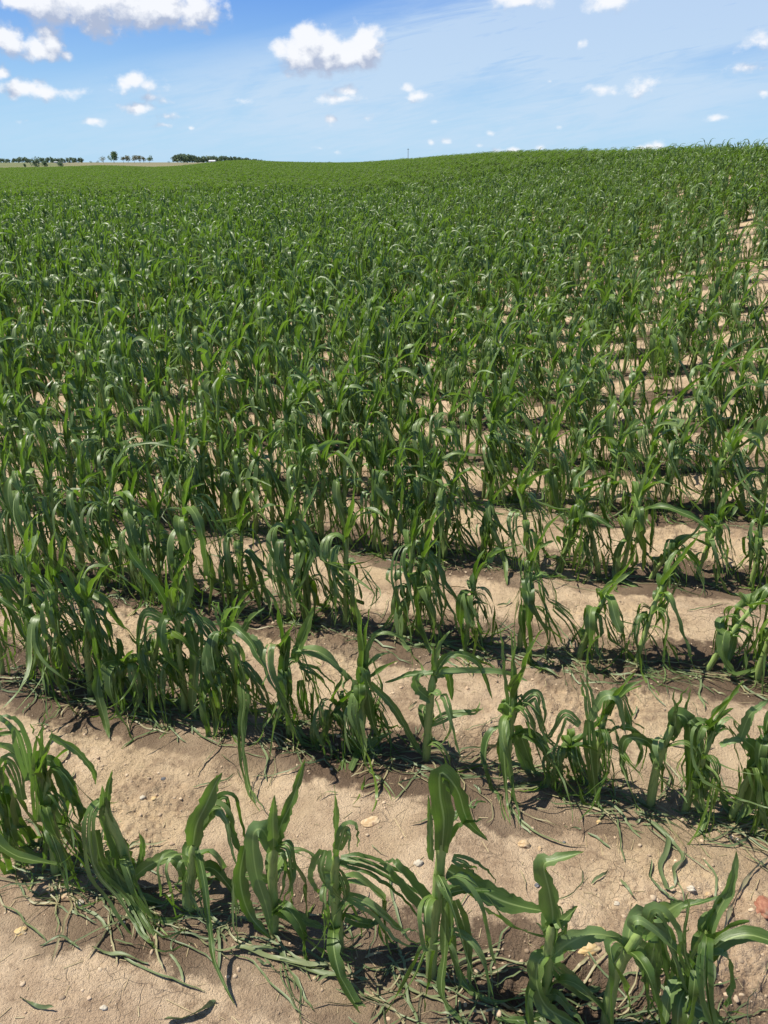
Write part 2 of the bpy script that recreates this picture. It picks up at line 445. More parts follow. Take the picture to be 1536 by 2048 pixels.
def make_soil_mat():
    m, N = new_mat('dry_soil')
    geo = N.n('ShaderNodeNewGeometry')
    P = geo.outputs['Position']
    flat = N.vmath('MULTIPLY', P, (1, 1, 0))
    c = N.math('DIVIDE', N.math('SUBTRACT', N.vmath('DOT_PRODUCT', P, (float(RN[0]), float(RN[1]), 0), out=1), ROW_0 - 0.02), ROW_S)
    ph = N.math('ABSOLUTE', N.math('SUBTRACT', c, N.math('ROUND', c)))
    big = N.noise(flat, 1.4, 4.0, 0.55)
    med = N.noise(flat, 5.0, 5.0, 0.6)
    fine = N.noise(flat, 45.0, 5.0, 0.65)
    grit = N.noise(flat, 240.0, 3.0, 0.6)
    base = N.mix(N.ramp(med, 0.38, 0.64), rgb(0.480, 0.342, 0.228), rgb(0.665, 0.500, 0.342))
    base = N.mix(N.ramp(big, 0.45, 0.62, 0.0, 0.65), base, rgb(0.620, 0.465, 0.290))
    base = N.mix(N.ramp(fine, 0.52, 0.75, 0.0, 0.6), base, rgb(0.265, 0.180, 0.118))
    base = N.mix(N.ramp(grit, 0.60, 0.72, 0.0, 0.6), base, rgb(0.70, 0.56, 0.39))
    spk = N.noise(flat, 130.0, 4.0, 0.7)
    base = N.mix(N.math('MULTIPLY', N.ramp(spk, 0.56, 0.68), N.ramp(med, 0.62, 0.40, 0.15, 0.75)), base, rgb(0.20, 0.13, 0.080))
    rub = N.ramp(N.noise(flat, 3.3, 6.0, 0.7), 0.50, 0.60)
    base = N.mix(N.math('MULTIPLY', rub, N.ramp(fine, 0.35, 0.6, 0.15, 0.75)), base, rgb(0.300, 0.205, 0.135))
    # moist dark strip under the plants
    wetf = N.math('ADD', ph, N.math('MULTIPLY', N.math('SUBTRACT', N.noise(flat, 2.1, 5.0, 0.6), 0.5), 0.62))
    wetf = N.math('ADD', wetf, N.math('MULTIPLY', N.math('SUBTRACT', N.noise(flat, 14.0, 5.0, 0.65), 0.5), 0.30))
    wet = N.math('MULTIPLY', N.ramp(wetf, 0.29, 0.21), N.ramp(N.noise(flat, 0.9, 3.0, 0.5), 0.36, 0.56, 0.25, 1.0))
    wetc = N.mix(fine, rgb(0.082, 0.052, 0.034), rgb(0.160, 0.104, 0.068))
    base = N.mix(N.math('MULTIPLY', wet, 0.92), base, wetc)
    # drying cracks
    warp = N.vmath('ADD', flat, N.vmath('MULTIPLY', N.noise(flat, 9.0, 2.0, out='Color'), (0.09, 0.09, 0)))
    vor = N.n('ShaderNodeTexVoronoi', feature='DISTANCE_TO_EDGE', ins={'Vector': warp, 'Scale': 17.0})
    crk = N.ramp(vor.outputs['Distance'], 0.020, 0.004)
    crk = N.math('MULTIPLY', crk, N.ramp(N.noise(flat, 2.6, 3.0), 0.50, 0.60))
    base = N.mix(N.math('MULTIPLY', crk, 0.13), base, rgb(0.13, 0.085, 0.055))
    # far land: stubble and pasture colours beyond the maize
    att = N.n('ShaderNodeAttribute', attribute_name='past')
    pn = N.noise(N.vmath('MULTIPLY', P, (1, 0.35, 0)), 0.02, 5.0, 0.6)
    pcol = N.mix(N.ramp(pn, 0.4, 0.6), rgb(0.17, 0.165, 0.07), rgb(0.12, 0.14, 0.045))
    tanc = N.mix(N.ramp(pn, 0.35, 0.65), rgb(0.22, 0.185, 0.10), rgb(0.16, 0.155, 0.07))
    azr = N.n('ShaderNodeSeparateXYZ', ins={0: P})
    azv = N.math('ARCTAN2', azr.outputs[0], azr.outputs[1])
    pcol = N.mix(N.ramp(azv, -0.385, -0.36), pcol, tanc)
    base = N.mix(att.outputs['Fac'], base, pcol)
    hb = N.math('ADD', N.math('MULTIPLY', fine, 0.6), N.math('ADD', N.math('MULTIPLY', grit, 0.40), N.math('MULTIPLY', crk, -0.3)))
    hb = N.math('ADD', hb, N.math('MULTIPLY', spk, 0.75))
    bump = N.n('ShaderNodeBump', ins={'Strength': 1.0, 'Distance': 0.018, 'Height': hb})
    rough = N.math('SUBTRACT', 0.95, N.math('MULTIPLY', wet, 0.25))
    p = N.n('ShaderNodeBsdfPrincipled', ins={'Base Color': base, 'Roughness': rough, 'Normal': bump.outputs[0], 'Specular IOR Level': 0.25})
    N.n('ShaderNodeOutputMaterial', ins={'Surface': p.outputs[0]})
    return m


def simple_mat(name, c1, c2, scale, rough=0.8, bump=0.3, dist=0.01, obj_rand=False):
    m, N = new_mat(name)
    tcn = N.n('ShaderNodeTexCoord')
    nz_ = N.noise(tcn.outputs['Object'], scale, 5.0, 0.6)
    c = N.mix(N.ramp(nz_, 0.35, 0.65), rgb(*c1), rgb(*c2))
    if obj_rand:
        at = N.n('ShaderNodeAttribute', attribute_name='tone')
        c = N.mix(1.0, c, N.n('ShaderNodeCombineColor', ins={0: at.outputs['Fac'], 1: at.outputs['Fac'], 2: at.outputs['Fac']}).outputs[0], 'MULTIPLY')
    b = N.n('ShaderNodeBump', ins={'Strength': bump, 'Distance': dist, 'Height': nz_})
    p = N.n('ShaderNodeBsdfPrincipled', ins={'Base Color': c, 'Roughness': rough, 'Normal': b.outputs[0]})
    N.n('ShaderNodeOutputMaterial', ins={'Surface': p.outputs[0]})
    return m


LEAF = make_leaf_mat()
LEAF_FAR_SHADED = make_leaf_mat('leaf_green_dull_shaded', 0.26, 0.72)  # duller far copy, canopy self-shadowing darkened into its leaf colours
STALK = make_stalk_mat()
LITTER = make_litter_mat()
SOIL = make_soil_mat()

# ------------------------------------------------------------------ ground sheet (dense where near)
aF = np.concatenate([np.linspace(-math.pi, -0.80, 60, endpoint=False), np.linspace(-0.80, 0.80, 1150), np.linspace(0.80, math.pi, 61)[1:]])
rr_ = [0.0, 0.25]
while rr_[-1] < 6000:
    r = rr_[-1]
    rr_.append(r * (1.0028 if 0.9 < r < 4 else 1.005 if 4 <= r < 12 else 1.012 if r < 60 else 1.03 if r < 1500 else 1.12))
    if r < 0.9:
        rr_[-1] = r * 1.05
RR = np.array(rr_[1:])
A2, R2 = np.meshgrid(aF[:-1], RR)
X = R2 * np.sin(A2); Y = R2 * np.cos(A2)
Zg = np.empty_like(X)
for i in range(0, len(RR), 64):
    Zg[i:i + 64] = ground(X[i:i + 64], Y[i:i + 64])
nR, nA = X.shape
Vg = np.stack([X, Y, Zg], -1).reshape(-1, 3)
i0 = (np.arange(nR - 1)[:, None] * nA + np.arange(nA)[None, :])
i1 = (np.arange(nR - 1)[:, None] * nA + (np.arange(nA)[None, :] + 1) % nA)
Fg = np.stack([i0, i0 + nA, i1 + nA, i1], -1).reshape(-1, 4)
_, Rc = crest(X, Y)
edge_r = Rc + 12 + 6 * vnoise(A2 * 30, A2 * 0, 3)
past = np.clip((R2 - edge_r) / 3.0, 0, 1).ravel()
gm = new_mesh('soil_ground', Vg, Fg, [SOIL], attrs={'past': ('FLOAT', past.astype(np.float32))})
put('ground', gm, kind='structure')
del X, Y, Zg, Vg, Fg


# ------------------------------------------------------------------ maize geometry
def unit(v):
    n = np.linalg.norm(v)
    return v / n if n > 1e-9 else np.array([0, 0, 1.0])


def catmull(P, n):
    P = np.asarray(P, float)
    P = np.vstack([2 * P[0] - P[1], P, 2 * P[-1] - P[-2]])
    m = len(P) - 3
    out = []
    for q in np.linspace(0, m - 1e-6, n):
        i = int(q); t = q - i
        p0, p1, p2, p3 = P[i:i + 4]
        out.append(0.5 * ((2 * p1) + (-p0 + p2) * t + (2 * p0 - 5 * p1 + 4 * p2 - p3) * t * t + (-p0 + 3 * p1 - 3 * p2 + p3) * t ** 3))
    return np.array(out)


def ribbon(path, side, width, u0, u1, cols, fold, seed_r, rng, ripple=0.004, ragged=0.12, s0=0.0, s1=1.0):
    """a strip of leaf along PATH; SIDE unit vectors; WIDTH metres at each point for the whole leaf; covers u0..u1 of it"""
    n = len(path)
    T = np.gradient(path, axis=0)
    T /= np.maximum(np.linalg.norm(T, axis=1, keepdims=True), 1e-9)
    S = side - T * np.sum(side * T, axis=1, keepdims=True)
    S /= np.maximum(np.linalg.norm(S, axis=1, keepdims=True), 1e-9)
    Nn = np.cross(T, S)
    us = np.linspace(u0, u1, cols)
    L = np.linalg.norm(np.diff(path, axis=0), axis=1).sum()
    ss = np.linspace(0, 1, n)
    V, UV = [], []
    rl = 1 - ragged * np.abs(rng.normal(size=n)) * (ss > 0.12)
    rrg = 1 - ragged * np.abs(rng.normal(size=n)) * (ss > 0.12)
    phs = rng.uniform(0, 6.28, 2)
    um = 0.5 * (u0 + u1)
    for j, u in enumerate(us):
        w = (u - um) * width
        if j == 0: w = w * rl
        if j == cols - 1: w = w * rrg
        e = abs(u - 0.5) * 2
        lift = fold * np.abs(u - um) * width
        rp = ripple * (e ** 1.5) * np.sin(ss * L * 55 + phs[0 if u < .5 else 1])
        V.append(path + S * w[:, None] + Nn * (lift + rp)[:, None])
        UV.append(np.stack([np.full(n, u), s0 + (s1 - s0) * ss, np.full(n, seed_r)], -1))
    V = np.stack(V, 1).reshape(-1, 3)
    UV = np.stack(UV, 1).reshape(-1, 3)
    a = (np.arange(n - 1)[:, None] * cols + np.arange(cols - 1)[None, :])
    F = np.stack([a, a + 1, a + 1 + cols, a + cols], -1).reshape(-1, 4)
    return V, F, UV


def join(parts):
    Vs, Fs, Us, o = [], [], [], 0
    for V, F, U in parts:
        Vs.append(V); Fs.append(F + o); Us.append(U); o += len(V)
    return np.vstack(Vs), np.vstack(Fs), np.vstack(Us)


WIND = math.atan2(-0.45, 0.9)     # the storm pushed leaves towards +x and a little towards the viewer


def width_profile(s, W, base=0.55):
    return W * np.minimum(1.0, base + (1 - base) * (s / 0.22)) * np.power(np.clip(1 - s ** 2.6, 0, 1), 0.75) + 0.0012


def leaf_geom(rng, origin, phi, L, Wd, th0, sb, thend, nseg, cols, strips, zfloor, sharp=0.09, seed_r=None, fold=0.35, twist=1.0):
    """one maize blade from ORIGIN: rises at TH0 off vertical, folds over at fraction SB and hangs at THEND, torn in STRIPS"""
    if seed_r is None:
        seed_r = rng.random()
    ss = np.linspace(0, 1, nseg)
    ds = L / (nseg - 1)
    jit = np.cumsum(rng.normal(size=nseg)) * 0.07
    jphi = np.cumsum(rng.normal(size=nseg)) * 0.10
    tw_end = rng.normal() * 1.1 * twist
    kinks = [(rng.uniform(.3, .9), rng.normal() * .45, rng.normal() * .9, rng.normal() * 1.0) for _ in range(int(rng.integers(0, 3)))] if nseg > 8 and twist >= 1 else []
    dphi = (WIND - phi + math.pi) % (2 * math.pi) - math.pi
    out = []
    bounds = [0, 1] if strips == 1 else sorted([0, 1] + list(np.clip(np.linspace(0, 1, strips + 1)[1:-1] + rng.normal(size=strips - 1) * 0.07, 0.08, 0.92)))
    for k in range(len(bounds) - 1):
        u0, u1 = bounds[k], bounds[k + 1]
        split = rng.uniform(0.12, 0.45) if strips > 1 else 2
        pth, pph, ptw = rng.normal() * 0.38, rng.normal() * 1.0, rng.normal() * 1.8
        lf = 1.0 if strips == 1 or rng.random() < 0.5 else rng.uniform(0.55, 1.0)
        p = np.array(origin, float)
        path, side = [], []
        for i, s in enumerate(ss):
            g = max(0.0, (s - split)) / max(0.2, 1 - split)
            x = (s - sb) / sharp
            bend = 1 / (1 + math.exp(-max(-30, min(30, x))))
            th = th0 + (thend - th0) * bend + jit[i] * (0.4 + s) + pth * g
            # late straightening of the blade
            ph = phi + dphi * min(1, s * 2.2) * 0.9 + jphi[i] * s + pph * g
            kt = 0.0
            for (ks, ka, kb, kc) in kinks:
                if s > ks:
                    th += ka; ph += kb; kt += kc
            t = np.array([math.sin(th) * math.cos(ph), math.sin(th) * math.sin(ph), math.cos(th)])
            S0 = np.array([-math.sin(ph), math.cos(ph), 0.0])
            tw = tw_end * s + ptw * g + kt
            S = S0 * math.cos(tw) + np.cross(t, S0) * math.sin(tw)
            um = 0.5 * (u0 + u1) - 0.5
            wd = width_profile(s, Wd)
            path.append(p + S * um * wd)
            side.append(S)
            st = ds * lf
            if p[2] + t[2] * st < zfloor + 0.006 and t[2] < 0:
                t = np.array([t[0], t[1], 0.0])
                if np.linalg.norm(t) < 0.3:
                    t += np.array([math.cos(ph) * 0.7, math.sin(ph) * 0.7, 0])
                t = unit(t)
                p = p + t * st
                p[2] = zfloor + 0.006 + 0.004 * rng.random()
            else:
                p = p + t * st
        path = np.array(path)
        w = width_profile(ss, Wd)
        ncol = max(2, int(round(1 + (cols - 1) * (u1 - u0))))
        if strips == 1: ncol = cols
        out.append(ribbon(path, np.array(side), w, u0, u1, ncol, fold if strips == 1 else 0.12, seed_r, rng,
                          ripple=0.0045 if cols > 3 else 0.0, ragged=0.16 if nseg > 8 else 0.0))
    return join(out)


def tube(path, rad, nsid, seed_r, nodes=True):
    n = len(path)
    T = np.gradient(path, axis=0)
    T /= np.maximum(np.linalg.norm(T, axis=1, keepdims=True), 1e-9)
    X0 = np.array([1.0, 0.1, 0])
    V, UV = [], []
    for i in range(n):
        a = unit(X0 - T[i] * np.dot(X0, T[i])); b = np.cross(T[i], a)
        for k in range(nsid):
            q = 2 * math.pi * k / nsid
            V.append(path[i] + (a * math.cos(q) * 1.12 + b * math.sin(q) * 0.9) * rad[i])
            UV.append((abs(2 * k / nsid - 1), i / (n - 1), seed_r))
    V = np.array(V); UV = np.array(UV)
    i = np.arange(n - 1)[:, None] * nsid; j = np.arange(nsid)[None, :]; j2 = (j + 1) % nsid
    F = np.stack([i + j, i + j2, i + nsid + j2, i + nsid + j], -1).reshape(-1, 4)
    return V, F, UV


def stalk_path(rng, hgt, lean_az, lean, n=12, z0=-0.03):
    s = np.linspace(0, 1, n)
    th = lean * (0.35 + 0.9 * s)
    p = np.zeros((n, 3)); p[0] = (0, 0, z0)
    ds = (hgt - z0) / (n - 1)
    for i in range(1, n):
        t = np.array([math.sin(th[i]) * math.cos(lean_az), math.sin(th[i]) * math.sin(lean_az), math.cos(th[i])])
        p[i] = p[i - 1] + t * ds
    p[:, :2] += np.cumsum(rng.normal(size=(n, 2)), 0) * 0.0015
    p[0, :2] = 0
    return p


def corn_parts(rng, hgt, lean_az=None, lean=None, nleaf=8, det=2, strips_p=0.88, lowf=0.30, lenk=1.0, spread=0.0, smax=7, spear=True, zfl=None, wide=1.0, spear_len=None, upright=0):
    """geometry of a storm-beaten maize plant at the origin. HGT: height of the whorl's collar. Returns (stalk, whorl, [leaves])"""
    if lean_az is None: lean_az = WIND + rng.normal() * 0.9
    if lean is None: lean = abs(rng.normal()) * 0.16
    nseg = {2: 22, 1: 11, 0: 6}[det]
    cols = {2: 5, 1: 3, 0: 2}[det]
    sp = stalk_path(rng, hgt, lean_az, lean, 16 if det == 2 else 8 if det == 1 else 3)
    n = len(sp)
    s = np.linspace(0, 1, n)
    r0 = rng.uniform(0.0095, 0.0125)
    rad = r0 * (1.05 - 0.35 * s)
    if det == 2:
        for nd_ in (0.22, 0.42, 0.62, 0.82):
            rad += 0.0022 * np.exp(-((s - nd_ + rng.normal() * 0.02) / 0.035) ** 2)
        rad[0] *= 1.15
    rad[-1] *= 0.7
    stalk = tube(sp, rad, 9 if det == 2 else 6 if det == 1 else 3, rng.random())
    leaves = []

    def at(f):
        q = f * (n - 1); i = min(int(q), n - 2)
        return sp[i] + (sp[i + 1] - sp[i]) * (q - i)
    plane = rng.uniform(0, math.pi)
    for k in range(nleaf):
        f = lowf + (0.98 - lowf) * (k + 0.5) / nleaf + rng.normal() * 0.02
        f = min(0.985, max(0.15, f))
        phi = plane + math.pi * (k % 2) + rng.normal() * 0.7
        L = lenk * rng.uniform(0.34, 0.66) * (0.75 + 0.35 * min(1, 1.6 * f)) * (hgt / 0.36) ** 0.5
        Wd = rng.uniform(0.024, 0.056) * wide
        o = at(f)
        o = o + np.array([math.cos(phi), math.sin(phi), 0]) * r0 * 0.5
        kind = rng.random()
        zf = -9 if zfl is None else zfl
        if k >= nleaf - upright or kind > 0.96:
            g = leaf_geom(rng, o, phi, L * 0.7, Wd * .8, rng.uniform(0.15, 0.5), rng.uniform(0.3, 0.6), rng.uniform(1.8, 2.5), nseg, cols, 1, zf, sharp=0.13)
        else:
            th0 = rng.uniform(0.05, 0.45) + spread * rng.uniform(0, .5)
            sb = rng.uniform(0.02, 0.17) + spread * rng.uniform(0, .10)
            st = 1 if rng.random() > strips_p else int(rng.integers(2, smax))
            if det == 0: st = 1
            g = leaf_geom(rng, o, phi, L, Wd, th0, sb, rng.uniform(2.58, 3.12), nseg, cols, st, zf, sharp=rng.uniform(0.012, 0.055) + spread * .04)
        leaves.append(g)
    whorl = None
    if spear:
        top = sp[-1]; t = unit(sp[-1] - sp[-2])
        parts = []
        m = 3 if det == 2 else 2
        th_l = math.acos(max(-1, min(1, t[2])))
        for k in range(m):
            phi = rng.uniform(0, 6.28) if k else lean_az + rng.normal() * 0.6
            SL = (spear_len or rng.uniform(0.15, 0.27)) * (1 - 0.22 * k)
            g = leaf_geom(rng, top - t * 0.05, phi, SL + 0.06, 0.026 * (1.15 - 0.1 * k) * wide, 0.06 + 0.14 * k + (th_l if k == 0 else th_l * 0.6), 0.75, 0.45 + 0.35 * k * rng.random(), nseg, cols, 1, -9,
                          sharp=0.2, fold=0.8, twist=0.5, seed_r=0.80 + 0.15 * rng.random())
            parts.append(g)
        whorl = join(parts)
    return stalk, whorl, leaves


def ground_at_px(x, y):
    d = px_dir(x, y); t = H_CAM / -d[2]
    for _ in range(20):
        p = d * t
        e = H_CAM + p[2] - gz(p[0], p[1])
        t += e / -d[2]
    return d[0] * t, d[1] * t


def local_leaf_from_px(root, pts, Wd, rng, dy0=0.0, dy1=-0.05, n=24, cols=5, strips=1, fold=0.3, face=0.0, base=0.55, tipw=None):
    """a blade whose spine passes, in the vertical plane through ROOT, where the photograph shows it"""
    P = []
    m = len(pts)
    if pts[-1][1] < pts[0][1] + 20:
        dy1 = dy1 * .25
    dl = px_dir(*pts[-1]); tl = (root[1] + dy1) / dl[1]
    if H_CAM + dl[2] * tl < gz(dl[0] * tl, root[1] + dy1) + 0.01:
        dy1 = ground_at_px(*pts[-1])[1] - root[1]
    for k, (x, y) in enumerate(pts):
        d = px_dir(x, y)
        yy = root[1] + dy0 + (dy1 - dy0) * k / max(1, m - 1)
        t = yy / d[1]
        p = np.array([d[0] * t, yy, H_CAM + d[2] * t])
        g = gz(p[0], p[1]) + 0.008
        if p[2] < g:                      # lies on the soil: meet the ground along the ray
            tt = t
            for _ in range(30):
                q = np.array([0, 0, H_CAM]) + d * tt
                e = q[2] - (gz(q[0], q[1]) + 0.010)
                tt += e / -d[2]
            p = np.array([0, 0, H_CAM]) + d * tt
        P.append(p - np.array(root))
    path = catmull(P, n)
    T = np.gradient(path, axis=0); T /= np.linalg.norm(T, axis=1, keepdims=True)
    view = np.array(root) - np.array([0, 0, H_CAM]); view = unit(view)
    ang = face * .7 + np.linspace(0, 1, n) * rng.normal() * 0.35
    side = np.cross(T, np.tile(view, (n, 1)))
    side /= np.maximum(np.linalg.norm(side, axis=1, keepdims=True), 1e-6)
    Nn = np.cross(T, side)
    side = side * np.cos(ang)[:, None] + Nn * np.sin(ang)[:, None]
    s = np.linspace(0, 1, n)
    w = width_profile(s, Wd, base)
    if tipw: w = np.maximum(w, tipw * Wd)
    sr = rng.random()
    if strips == 1:
        return ribbon(path, side, w, 0, 1, cols, fold, sr, rng, ragged=.2)
    out = []
    b = np.linspace(0, 1, strips + 1)
    for k in range(strips):
        off = np.cumsum(rng.normal(size=(n, 3)), 0) * 0.0035 * np.clip((s - 0.25) * 1.4, 0, 1)[:, None]
        um = 0.5 * (b[k] + b[k + 1]) - 0.5
        out.append(ribbon(path + side * (um * w)[:, None] + off, side, w, b[k], b[k + 1], 3, 0.1, sr, rng))
    return join(out)


def row_point(px, row, dz=0.0):
    """ground point of row ROW seen in pixel column PX"""
    c = ROW_0 + ROW_S * row
    u = (px - 768) / FPX
    Hh = H_CAM - 0.02
    for _ in range(3):
        y = (c - RN[0] * u * Hh * sP) / (RN[0] * u * cP + RN[1])
        x = u * (y * cP + Hh * sP)
        Hh = H_CAM - gz(x, y)
    return x, y


def to_px(x, y, z):
    zc = y * cP - (z - H_CAM) * sP
    return 768 + FPX * x / zc, 1024 - FPX * (y * sP + (z - H_CAM) * cP) / zc


GROUP = 'storm-shredded maize plants standing in rows'


def build_plant(loc, label, parts, group=GROUP, rotz=0.0, merged=False):
    stalk, whorl, leaves = parts
    e = bpy.data.objects.new('corn_plant', None)
    e.empty_display_size = 0.05
    COL.objects.link(e)
    e.location = loc
    e.rotation_euler = (0, 0, rotz)
    e['label'] = label; e['category'] = 'corn plant'; e['group'] = group
    put('stalk', new_mesh('stalk', stalk[0], stalk[1], [STALK], stalk[2]), e)
    if whorl is not None:
        put('whorl', new_mesh('whorl', whorl[0], whorl[1], [LEAF], whorl[2]), e)
    if merged:
        L = join(leaves)
        put('foliage', new_mesh('foliage', L[0], L[1], [LEAF], L[2]), e)
    else:
        for L in leaves:
            put('leaf', new_mesh('leaf', L[0], L[1], [LEAF], L[2]), e)
    return e


ORD = ['zeroth', 'first', 'second', 'third', 'fourth', 'fifth', 'sixth', 'seventh', 'eighth', 'ninth', 'tenth', 'eleventh', 'twelfth', 'thirteenth', 'fourteenth', 'fifteenth',
       'sixteenth', 'seventeenth', 'eighteenth', 'nineteenth', 'twentieth', 'twenty-first', 'twenty-second', 'twenty-third', 'twenty-fourth', 'twenty-fifth', 'twenty-sixth', 'twenty-seventh', 'twenty-eighth', 'twenty-ninth', 'thirtieth', 'thirty-first', 'thirty-second', 'thirty-third', 'thirty-fourth', 'thirty-fifth']
placed = []        # (x, y) of all single plants

